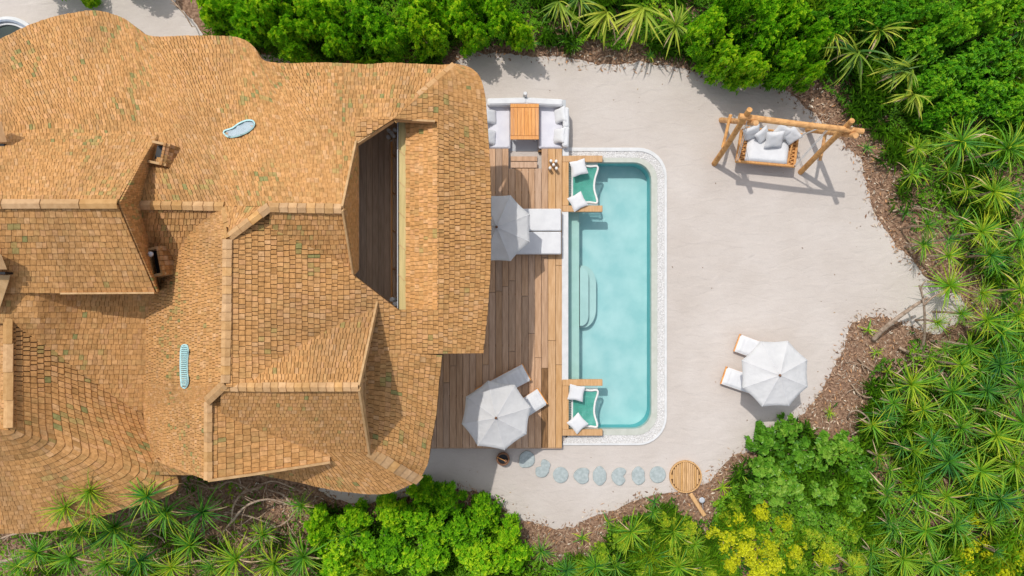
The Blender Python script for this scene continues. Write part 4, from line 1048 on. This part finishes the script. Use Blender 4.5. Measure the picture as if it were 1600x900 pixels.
def shrub(kind, px, py, rpx, h, label, group):
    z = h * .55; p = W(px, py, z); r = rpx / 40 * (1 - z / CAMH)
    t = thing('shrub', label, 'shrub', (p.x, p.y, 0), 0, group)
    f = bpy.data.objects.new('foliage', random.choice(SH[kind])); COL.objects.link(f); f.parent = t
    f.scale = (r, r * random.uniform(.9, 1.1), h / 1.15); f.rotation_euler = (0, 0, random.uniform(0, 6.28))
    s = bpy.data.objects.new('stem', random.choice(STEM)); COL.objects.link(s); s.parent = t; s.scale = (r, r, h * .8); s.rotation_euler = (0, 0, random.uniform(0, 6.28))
ORD = ['first', 'second', 'third', 'fourth', 'fifth', 'sixth', 'seventh', 'eighth', 'ninth', 'tenth', 'eleventh', 'twelfth', 'thirteenth', 'fourteenth', 'fifteenth', 'sixteenth', 'seventeenth', 'eighteenth', 'nineteenth', 'twentieth']
def row(kind, lst, desc, where, group, hh, key=0, frm='the left'):
    lst = sorted(lst, key=lambda q: q[key])
    for i, q in enumerate(lst):
        px, py, r = q[:3]; h = q[3] if len(q) > 3 else hh
        shrub(kind, px, py, r, h, '%s %s, %s from %s' % (desc, where, ORD[i], frm), group)
top_a = [(338, 8, 44), (385, 45, 40), (418, 5, 48), (455, 58, 40), (500, 15, 46), (528, 60, 38), (572, 30, 46), (612, 62, 34), (655, 12, 46), (668, 55, 36), (725, 8, 46), (735, 55, 32), (785, 25, 42), (815, 55, 24)]
row('broad', [q for q in top_a if q[1] > 28], 'bright leafy shrub', 'in the front row above the roof', 'leafy shrubs above the roof', 2.6)
row('broad', [q for q in top_a if q[1] <= 28], 'bright leafy shrub', 'along the top border above the roof', 'leafy shrubs above the roof', 3.0)
rt = [(1105, 55, 40), (1128, 92, 30), (1150, 15, 48), (1172, 108, 34), (1190, 60, 46), (1225, 95, 38), (1232, 20, 50), (1268, 60, 34), (1262, 118, 22)]
row('broad', [q for q in rt if q[1] > 58], 'light green shrub', 'overhanging the sand above the swing bed', 'leafy shrubs above the swing bed', 3.4)
row('broad', [q for q in rt if q[1] <= 58], 'light green shrub', 'at the top border above the swing bed', 'leafy shrubs above the swing bed', 3.4)
dk = [(1310, 25, 40), (1345, 8, 40), (1385, 30, 44), (1430, 15, 44), (1435, 75, 42), (1475, 45, 46), (1490, 110, 44), (1455, 140, 38), (1530, 25, 46), (1540, 85, 44), (1535, 145, 42), (1590, 15, 44), (1590, 100, 42), (1580, 165, 40), (1495, 170, 34), (1460, 185, 26)]
row('dark', [q for q in dk if q[1] <= 50], 'dark green small-leaved shrub', 'at the top right border', 'dark shrubs at top right', 2.4)
row('dark', [q for q in dk if q[1] > 50], 'dark green small-leaved shrub', 'right of the drooping palms', 'dark shrubs at top right', 1.8)
bt = [(500, 822, 34), (532, 872, 46), (556, 812, 32), (600, 860, 48), (610, 800, 34), (655, 812, 40), (668, 868, 48), (700, 780, 34), (722, 830, 42), (760, 800, 30), (752, 870, 44), (800, 868, 36), (660, 768, 26), (790, 838, 30)]
row('broad', [q for q in bt if q[1] < 830], 'glossy green shrub', 'below the lower roof eave, front row', 'leafy shrubs below the roof', 1.9)
row('broad', [q for q in bt if q[1] >= 830], 'glossy green shrub', 'at the bottom border below the roof', 'leafy shrubs below the roof', 1.9)
rd = [(1196, 690, 32), (1232, 672, 26), (1248, 712, 36), (1200, 735, 34), (1225, 765, 36), (1288, 705, 34), (1322, 700, 30), (1345, 738, 30), (1290, 770, 34), (1335, 785, 30), (1180, 768, 24), (1262, 800, 26), (1310, 815, 26)]
row('round', [q for q in rd if q[1] < 725], 'round-leaved shrub', 'below the lone parasol, upper row', 'round-leaved shrubs below the lone parasol', 1.1)
row('round', [q for q in rd if q[1] >= 725], 'round-leaved shrub', 'right of the round platform, lower row', 'round-leaved shrubs below the lone parasol', 1.0)
yl = [(a_, b_, c_ * 1.35) for a_, b_, c_ in [(1132, 838, 22), (1168, 828, 22), (1160, 862, 20), (1200, 850, 18), (1215, 880, 24), (1240, 858, 18), (1290, 872, 18), (1185, 800, 16), (1190, 890, 22), (1140, 880, 14), (1508, 868, 22), (1548, 860, 18), (1582, 872, 24), (1560, 893, 22), (1520, 812, 12), (1150, 815, 16), (1225, 820, 16), (1495, 895, 20), (1600, 850, 18)]]
row('yellow', [q for q in yl if q[0] < 1300], 'bright yellow-leaved bush', 'below the round wooden platform', 'yellow bushes', .9)
row('yellow', [q for q in yl if q[0] > 1300], 'bright yellow-leaved bush', 'at the bottom right corner', 'yellow bushes', 1.3)
shrub('broad', 140, 1, 15, .8, 'small isolated green bush on the sandy path at the top left', 'bushes by the sandy path')
shrub('broad', 60, -70, 55, 3.6, 'tall shrub beyond the top border left of the sandy path', 'bushes by the sandy path'); shrub('broad', 175, -75, 42, 3.4, 'tall shrub beyond the top border right of the small isolated bush', 'bushes by the sandy path')
lm = [(940, 872, 26), (975, 850, 24), (1005, 825, 22), (1010, 885, 30), (1045, 860, 30), (1075, 830, 24), (1092, 868, 28), (1040, 815, 18), (1110, 895, 26), (1260, 835, 26), (1300, 855, 28), (1335, 835, 26), (1345, 880, 30), (1395, 890, 26), (1245, 885, 24), (905, 888, 22), (1375, 845, 24), (1420, 845, 24), (1470, 860, 26), (1545, 775, 24), (1135, 812, 16), (1150, 790, 18)]
row('lime', [q for q in lm if q[1] <= 855], 'yellow-green leafy bush', 'low at the bottom right, upper row', 'yellow-green bushes at the bottom right', .8)
row('lime', [q for q in lm if q[1] > 855], 'yellow-green leafy bush', 'along the bottom border, lower row', 'yellow-green bushes at the bottom right', .8)
# rosettes of long blades; each blade is an object
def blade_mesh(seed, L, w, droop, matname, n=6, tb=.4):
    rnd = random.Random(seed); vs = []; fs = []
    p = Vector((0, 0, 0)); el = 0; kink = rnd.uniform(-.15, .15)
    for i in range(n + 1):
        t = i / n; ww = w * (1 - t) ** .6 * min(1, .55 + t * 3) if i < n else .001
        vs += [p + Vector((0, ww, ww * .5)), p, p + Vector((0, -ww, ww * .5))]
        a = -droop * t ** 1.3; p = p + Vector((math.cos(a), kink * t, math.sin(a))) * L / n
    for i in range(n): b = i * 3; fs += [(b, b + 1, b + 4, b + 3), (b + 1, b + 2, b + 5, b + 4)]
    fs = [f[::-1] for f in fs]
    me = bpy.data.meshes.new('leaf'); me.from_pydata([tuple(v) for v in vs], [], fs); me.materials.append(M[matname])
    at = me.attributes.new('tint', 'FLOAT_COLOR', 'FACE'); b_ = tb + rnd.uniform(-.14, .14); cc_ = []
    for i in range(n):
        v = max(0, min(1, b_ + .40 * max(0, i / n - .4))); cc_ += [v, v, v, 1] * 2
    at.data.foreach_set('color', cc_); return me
BLP = {}
for kd, mt_, w_, dr in (('blade', 'blade', .024, (.4, 1.35)), ('blade2', 'blade2', .030, (.9, 1.7))):
    for tn, tb_ in enumerate((.14, .40, .66)): BLP[kd, tn] = [blade_mesh(int(100 * tn + s_ + (50 if kd == 'blade2' else 0)), 1, w_, random.uniform(*dr), mt_, tb=tb_) for s_ in range(5)]
DEADB = []
for s_ in range(3):
    m_ = blade_mesh(300 + s_, 1, .03, 1.6, 'dead'); DEADB.append(m_)
TR = MB().tube([(0, 0, 0), (.05, .02, .5), (0, 0, 1)], [.055, .045, .05], 6); TRme = bpy.data.meshes.new('trunk'); TRme.from_pydata([tuple(v) for v in TR.v], [], TR.f); TRme.materials.append(M['branch'])
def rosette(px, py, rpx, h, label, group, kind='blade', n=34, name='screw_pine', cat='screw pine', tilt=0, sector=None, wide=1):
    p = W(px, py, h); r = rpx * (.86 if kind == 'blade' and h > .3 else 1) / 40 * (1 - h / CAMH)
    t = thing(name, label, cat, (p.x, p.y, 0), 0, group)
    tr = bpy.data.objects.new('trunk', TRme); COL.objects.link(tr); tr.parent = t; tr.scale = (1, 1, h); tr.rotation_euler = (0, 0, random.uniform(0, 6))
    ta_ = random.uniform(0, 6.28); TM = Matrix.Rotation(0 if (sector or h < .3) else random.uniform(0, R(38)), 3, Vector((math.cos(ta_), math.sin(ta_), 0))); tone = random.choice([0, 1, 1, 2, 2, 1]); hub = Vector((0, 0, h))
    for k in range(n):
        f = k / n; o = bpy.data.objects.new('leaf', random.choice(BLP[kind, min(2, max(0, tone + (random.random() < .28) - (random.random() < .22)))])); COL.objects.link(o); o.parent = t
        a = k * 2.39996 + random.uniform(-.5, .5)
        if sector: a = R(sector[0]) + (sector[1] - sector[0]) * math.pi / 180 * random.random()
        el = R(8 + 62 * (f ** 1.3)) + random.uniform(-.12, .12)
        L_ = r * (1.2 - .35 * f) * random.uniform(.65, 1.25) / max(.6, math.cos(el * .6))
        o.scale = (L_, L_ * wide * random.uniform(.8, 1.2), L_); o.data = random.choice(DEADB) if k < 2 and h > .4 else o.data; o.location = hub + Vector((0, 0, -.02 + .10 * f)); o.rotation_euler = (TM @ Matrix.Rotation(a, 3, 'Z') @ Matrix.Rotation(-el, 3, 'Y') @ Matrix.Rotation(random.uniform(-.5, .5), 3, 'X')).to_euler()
def rrow(lst, desc, where, group, h, key=1, frm='the top', **kw):
    lst = sorted(lst, key=lambda q: q[key])
    for i, q in enumerate(lst): rosette(q[0], q[1], q[2] * (random.uniform(.78, 1.22) if q[2] > 20 else 1), q[3] if len(q) > 3 else h * random.uniform(.7, 1.5), '%s %s, %s from %s' % (desc, where, ORD[i], frm), group, **kw)
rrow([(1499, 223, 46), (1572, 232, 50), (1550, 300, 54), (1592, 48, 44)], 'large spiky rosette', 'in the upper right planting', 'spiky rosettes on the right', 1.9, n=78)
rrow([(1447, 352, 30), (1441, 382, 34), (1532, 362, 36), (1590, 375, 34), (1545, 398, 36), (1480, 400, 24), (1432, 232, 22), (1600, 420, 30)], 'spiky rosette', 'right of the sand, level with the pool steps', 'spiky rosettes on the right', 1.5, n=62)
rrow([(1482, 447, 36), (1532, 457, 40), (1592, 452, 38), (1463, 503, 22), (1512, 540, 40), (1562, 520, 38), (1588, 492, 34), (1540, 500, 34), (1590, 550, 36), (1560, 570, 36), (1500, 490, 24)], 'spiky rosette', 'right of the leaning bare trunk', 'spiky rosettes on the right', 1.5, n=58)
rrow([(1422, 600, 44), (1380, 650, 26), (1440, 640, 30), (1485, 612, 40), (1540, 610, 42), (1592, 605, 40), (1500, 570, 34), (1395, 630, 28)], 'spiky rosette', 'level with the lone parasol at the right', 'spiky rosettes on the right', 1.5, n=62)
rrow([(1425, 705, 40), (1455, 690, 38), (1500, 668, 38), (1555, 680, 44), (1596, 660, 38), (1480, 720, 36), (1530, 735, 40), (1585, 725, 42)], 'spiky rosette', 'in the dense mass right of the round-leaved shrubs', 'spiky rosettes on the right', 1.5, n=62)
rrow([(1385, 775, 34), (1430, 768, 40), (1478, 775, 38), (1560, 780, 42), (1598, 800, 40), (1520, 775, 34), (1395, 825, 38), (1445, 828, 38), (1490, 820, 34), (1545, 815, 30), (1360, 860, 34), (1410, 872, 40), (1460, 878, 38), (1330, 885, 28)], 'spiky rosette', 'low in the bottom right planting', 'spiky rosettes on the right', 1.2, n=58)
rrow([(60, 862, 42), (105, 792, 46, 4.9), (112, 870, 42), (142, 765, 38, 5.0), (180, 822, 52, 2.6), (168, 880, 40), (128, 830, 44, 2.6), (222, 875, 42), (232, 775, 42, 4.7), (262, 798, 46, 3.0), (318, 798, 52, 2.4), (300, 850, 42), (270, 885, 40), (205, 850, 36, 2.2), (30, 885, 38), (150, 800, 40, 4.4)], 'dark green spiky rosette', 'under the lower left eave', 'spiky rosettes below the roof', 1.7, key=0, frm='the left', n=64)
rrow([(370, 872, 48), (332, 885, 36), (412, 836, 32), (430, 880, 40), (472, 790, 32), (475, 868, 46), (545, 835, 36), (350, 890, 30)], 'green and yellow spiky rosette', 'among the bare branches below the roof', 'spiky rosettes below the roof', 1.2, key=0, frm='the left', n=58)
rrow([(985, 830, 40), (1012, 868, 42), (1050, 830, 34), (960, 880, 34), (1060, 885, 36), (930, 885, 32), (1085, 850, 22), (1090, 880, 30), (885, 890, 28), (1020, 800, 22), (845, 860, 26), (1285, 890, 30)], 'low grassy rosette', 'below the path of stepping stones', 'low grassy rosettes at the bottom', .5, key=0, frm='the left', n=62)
for i, (x, y, r, s) in enumerate([(872, 4, 46, (215, 330)), (948, 20, 46, (185, 300)), (1004, 14, 56, (195, 320)), (1055, 42, 38, (0, 360)), (1338, 82, 52, (150, 330)), (1372, 48, 46, (170, 400)), (1420, 108, 52, (160, 300)), (1424, 148, 34, (170, 350)), (1300, 55, 38, (180, 340)), (905, 0, 38, (200, 340)), (1395, 112, 36, (0, 360))]):
    rosette(x, y, r, 1.3, 'drooping long-leaved palm %s' % ['at the top border, leftmost, with hanging dry leaves', 'at the top border above the pool, left of the largest', 'largest of those at the top border above the pool', 'at the top border, next to the light green shrub', 'above the swing bed, with fronds hanging over the leaf litter', 'above the swing bed, behind the one with hanging fronds', 'right of the swing bed, fronds pointing left', 'right of the swing bed, small with a bent yellow frond', 'above the swing bed, half hidden by light green shrub', 'at the top border, second from the left', 'right of the swing bed, with a full crown'][i], 'drooping palms at the top', 'blade2', 26, 'palm', 'palm', sector=s, wide=1.25)
for i, (x, y, r, w_) in enumerate([(832, 68, 14, 'at the top edge of the sand, leftmost'), (882, 64, 15, 'at the top edge of the sand, second from the left'), (898, 74, 12, 'at the top edge of the sand, third from the left'), (1015, 88, 12, 'at the top edge of the sand, below the largest palm'), (1413, 333, 15, 'on the leaf litter between sand and spiky rosettes'), (1355, 231, 12, 'on the leaf litter right of the swing beam end'), (1382, 236, 9, 'on the leaf litter below the beam end, smaller one'), (1435, 262, 24, 'bushy, on the leaf litter right of the swing'), (1405, 292, 10, 'on the leaf litter beside the dark shade'), (1355, 515, 14, 'on the leaf litter by the leaning trunk base'), (1368, 550, 11, 'on the leaf litter below the leaning trunk'), (1385, 580, 14, 'on the leaf litter above the dark rosette'), (1295, 645, 12, 'on the leaf litter below the lone parasol'), (910, 840, 15, 'at the bottom edge of the sand, leftmost'), (950, 815, 14, 'at the bottom edge of the sand, second from the left'), (968, 825, 13, 'at the bottom edge of the sand, third from the left'), (1022, 783, 14, 'at the bottom edge of the sand, left of the round platform'), (1128, 760, 14, 'right of the round platform, nearest'), (1122, 788, 13, 'right of the narrow plank'), (1158, 740, 13, 'right of the round platform, farthest'), (1145, 765, 12, 'between narrow plank and round-leaved shrubs')]):
    rosette(x, y, r, .25, 'small bright green sprout ' + w_, 'small sprouts on the leaf litter', 'blade', 16, 'sprout', 'seedling', wide=2.6)

pts_ = []
FILL = [(1400, 240), (1600, 240), (1640, 940), (1280, 940), (1380, 860), (1350, 690), (1380, 600), (1440, 590), (1460, 520), (1500, 430), (1440, 340)]
while len(pts_) < 70:
    x, y = random.uniform(1280, 1620), random.uniform(240, 920)
    if inpoly(x, y, FILL) and pdist(x, y, SAND) > 22 and not inpoly(x, y, SAND) and all(math.hypot(x - a, y - b) > 24 for a, b in pts_): pts_.append((x, y))
bands = [(240, 430, 'between the swing and the leaning trunk'), (430, 540, 'level with the leaning trunk'), (540, 640, 'level with the lone parasol'), (640, 720, 'level with the round-leaved shrubs'), (720, 800, 'level with the round platform'), (800, 925, 'near the bottom border at right')]
for y0, y1, wh in bands:
    for i, (x, y) in enumerate(sorted(p for p in pts_ if y0 <= p[1] < y1)):
        rosette(x, y, random.uniform(22, 34), random.uniform(.7, 1.35), 'small spiky rosette %s, %s from the left' % (wh, ORD[i]), 'small spiky rosettes on the right', n=34)
# bare branches
def branch(pts, r0, r1, label, cat='branch', twigs=0, name='bare_branch', group=None):
    P = [W(*p) for p in pts]; P = [Vector(q) for q in cr([tuple(p) for p in P], 5)]; n = len(P)
    t = thing(name, label, cat, (P[0].x, P[0].y, 0), 0, group)
    MB().tube(P, [r0 + (r1 - r0) * i / (n - 1) for i in range(n)], 7).build('limb', M['branch'], t, smooth=True)
    for k in range(twigs):
        i = random.randrange(n // 4, n); a = P[i]; d = Vector((random.uniform(-1, 1), random.uniform(-1, 1), random.uniform(-.1, .5))).normalized()
        L_ = random.uniform(.3, .9); q = [a, a + d * L_ * .5 + Vector((0, 0, .05)), a + d * L_ + Vector((random.uniform(-.2, .2), random.uniform(-.2, .2), 0))]
        MB().tube(cr([tuple(v) for v in q], 3), [r1 * .9, r1 * .8, r1 * .7, r1 * .6, r1 * .5, r1 * .4, r1 * .3], 5).build('twig', M['branch'], t, smooth=True)
branch([(1365, 530, .1), (1380, 515, .5), (1405, 495, 1.0), (1432, 476, 1.4), (1450, 465, 1.6)], .11, .05, 'bare leaning trunk reaching over the sand notch at right', 'trunk', 0, 'leaning_tree')
branch([(1436, 446, 1.9), (1441, 462, 1.7), (1444, 482, 1.6), (1445, 510, 1.2), (1442, 540, .7), (1430, 555, .3)], .03, .06, 'thin upright bare trunk crossing the leaning trunk', 'trunk', 1, 'dead_tree')
branch([(1448, 437, 2.1), (1440, 448, 1.9), (1442, 465, 1.7)], .02, .035, 'short forked twig at the top of the crossing trunk', 'branch')
branch([(1405, 543, .2), (1440, 562, .35), (1475, 585, .4), (1500, 598, .4)], .06, .07, 'long straight dead branch lying below the leaning trunk', 'branch', 2)
branch([(1425, 543, .2), (1465, 556, .5), (1510, 588, .5)], .03, .05, 'thin dead branch above the long straight one', 'branch', 2)
branch([(1325, 655, .1), (1328, 645, .5), (1342, 642, .6), (1358, 660, .5), (1330, 680, .3)], .025, .03, 'looped bare branch on the litter below the lone parasol', 'branch', 2)
branch([(1370, 610, .2), (1395, 640, .4), (1420, 660, .5)], .03, .03, 'dead stick left of the dark rosette', 'branch', 2)
for i, (p, l) in enumerate([([(410, 760, .4), (380, 770, .9), (365, 790, 1.1), (362, 815, .9)], 'thick curved bare branch just under the lower eave'), ([(350, 800, .5), (375, 803, .8), (400, 810, .8), (430, 822, .5)], 'bare branch curving right from the dark rosettes'),
    ([(420, 765, .3), (445, 775, .6), (458, 800, .5), (440, 820, .4), (415, 825, .3)], 'looping bare branch left of the glossy shrubs'), ([(370, 830, .3), (395, 845, .6), (415, 842, .5), (440, 850, .3)], 'low bare branch right of the lowest rosettes'),
    ([(0, 842, .3), (20, 835, .5), (45, 832, .5), (70, 838, .3)], 'bare branch at the bottom left corner'), ([(0, 878, .5), (25, 872, .6), (45, 868, .4)], 'thick grey branch at the bottom left corner'),
    ([(195, 780, .5), (205, 785, .8), (202, 800, .7)], 'pale twig between the left rosettes'), ([(232, 812, .5), (236, 830, .9), (255, 842, .8)], 'curved pale branch between the rosettes and the eave'),
    ([(280, 885, .3), (310, 876, .6), (325, 880, .4)], 'pale stick at the bottom border'), ([(362, 815, .9), (350, 830, .6), (340, 850, .3)], 'branch bending down from the thick curved one'), ([(405, 758, .4), (430, 752, .6), (470, 768, .4)], 'thin branch lying right under the eave')]):
    branch(p, .07 if i in (0, 5) else .04, .025, l, 'branch', 3)
for i, (p, l) in enumerate([([(300, 755, .3), (335, 762, .8), (362, 752, 1.0), (395, 770, .9)], 'thick brown limb just below the small lower gable'), ([(362, 815, .9), (385, 790, 1.1), (420, 780, 1.0), (455, 790, .8)], 'arching bare limb between the eave and the glossy shrubs'),
    ([(300, 800, .6), (325, 815, .9), (345, 805, 1.0)], 'short limb between two dark rosettes'), ([(1395, 590, .3), (1420, 570, .6), (1450, 575, .6), (1490, 600, .4)], 'curved dead branch above the dark rosette'), ([(1340, 560, .1), (1365, 580, .2), (1400, 575, .3)], 'thin dead branch on the litter right of the lone parasol'),
    ([(1395, 330, .1), (1430, 322, .3), (1470, 335, .4)], 'thin dead branch on the litter left of the spiky plants'), ([(1330, 600, .1), (1350, 620, .25), (1385, 618, .3)], 'crooked stick on the litter below and right of the lone parasol')]):
    branch(p, .06 if i < 2 else .035, .025, l, 'branch', 4)
branch([(262, -6, .4), (285, 18, .6), (300, 42, .4)], .03, .02, 'thin bare branch over the sandy path at the top left', 'branch', 3)

# leaf litter, twigs and ground cover (stuff)
ROOF = [(0, 62), (100, 22), (215, 45), (300, 57), (385, 65), (420, 97), (712, 100), (750, 130), (767, 300), (755, 552), (690, 557), (668, 725), (635, 765), (500, 762), (300, 745), (270, 770), (110, 820), (0, 830)]
mb = MB(); LC = [(.42, .26, .165), (.54, .36, .24), (.32, .185, .12), (.66, .48, .34), (.22, .13, .085), (.56, .30, .15), (.70, .60, .48)]
cnt = 0
def gg(px, py): return noise.noise(Vector((px * .02, py * .02, 5)))
while cnt < 34000:
    px, py = random.uniform(-40, 1640), random.uniform(-40, 940)
    if inpoly(px, py, ROOF) and not (640 < px < 700): continue
    if 270 < px < 480 and 730 < py: pass
    ins = inpoly(px, py, SANDJ)
    if ins:
        if pdist(px, py, SAND) > 16 * random.random() ** 2 + 1: continue
    elif px < 320 and py < 80: continue
    elif random.random() < .6 and pdist(px, py, SAND) > 85: continue
    cnt += 1
    c = random.choice(LC); k = random.uniform(.6, 1.1); c = tuple(v * k for v in c)
    a = random.uniform(0, 6.28); L_ = random.uniform(.05, .22); w = random.uniform(.006, .016) if random.random() < .75 else random.uniform(.02, .035)
    p = W(px, py, random.uniform(.02, .09)); d = Vector((math.cos(a), math.sin(a), random.uniform(-.2, .25))) * L_; s = Vector((-math.sin(a), math.cos(a), random.uniform(-.5, .5))) * w
    mb.add([p - d / 2, p + s, p + d / 2 + Vector((0, 0, .02)), p - s], [(0, 3, 2, 1)], c)
for _ in range(260):
    px, py = random.uniform(700, 1440), random.uniform(90, 810)
    if not inpoly(px, py, SAND) or 870 < px < 1045 and 225 < py < 700 or px < 885 and 225 < py < 705: continue
    if pdist(px, py, SAND) > 60 and random.random() < .75: continue
    c = random.choice([(.30, .19, .11), (.20, .13, .08), (.42, .30, .18)]); a = random.uniform(0, 6.28); L_ = random.uniform(.03, .09); p = W(px, py, .035); d = Vector((math.cos(a), math.sin(a), 0)) * L_; s = Vector((-math.sin(a), math.cos(a), .2)) * L_ * .25
    mb.add([p - d / 2, p + s, p + d / 2 + Vector((0, 0, .01)), p - s], [(0, 3, 2, 1)], c)
mb.build('leaf_litter', M['litter'], kind='stuff')
mb_v = []; mb_f = []; mb_c = []; cnt = 0; tries = 0
while cnt < 52000 and tries < 400000:
    tries += 1
    px, py = random.uniform(-60, 1660), random.uniform(-60, 960)
    if inpoly(px, py, ROOF) or (px < 330 and py < 100): continue
    if inpoly(px, py, SANDJ) or (1055 < px < 1115 and 760 < py < 812): continue
    d = pdist(px, py, SAND)
    lim = 30
    if px > 1240 and py < 520: lim = 62
    if 1270 < px < 1420 and 480 < py < 700: lim = 90
    if 780 < px < 950 and py > 780: lim = 62
    if 280 < px < 500 and py > 730 and random.random() < .8: continue
    if px < 280 and random.random() < .6: continue
    g = gg(px, py)
    if d < lim * (.8 + g) or g < -.28 and random.random() < .8: continue
    if 1380 < px and py > 240 and random.random() < .5: continue
    if px < 500 and py > 740 and random.random() < .5: continue
    cnt += 1; h = random.uniform(.05, .5) + max(0, g) * .6 + (random.uniform(0, .6) if px > 1400 and py > 540 else 0); p = W(px, py, h)
    spiky = noise.noise(Vector((px * .012, py * .012, 2))) > -.05
    base = .35 + g * .5 + random.uniform(-.15, .2)
    for k in range(3):
        a = random.uniform(0, 6.28); el = random.uniform(0, .9); dd = Vector((math.cos(a) * math.cos(el), math.sin(a) * math.cos(el), math.sin(el)))
        if spiky: leafshape(mb_v, mb_f, mb_c, p, dd, Vector((0, 0, 1)), random.uniform(.25, .6), .02, (max(0, min(1, base)),) * 3, bend=.4)
        else: leafshape(mb_v, mb_f, mb_c, p, dd, Vector((0, 0, 1)), random.uniform(.08, .16), .035, (max(0, min(1, base)),) * 3)
mk('ground_cover', mb_v, mb_f, M['cover'], cols=mb_c, kind='stuff')
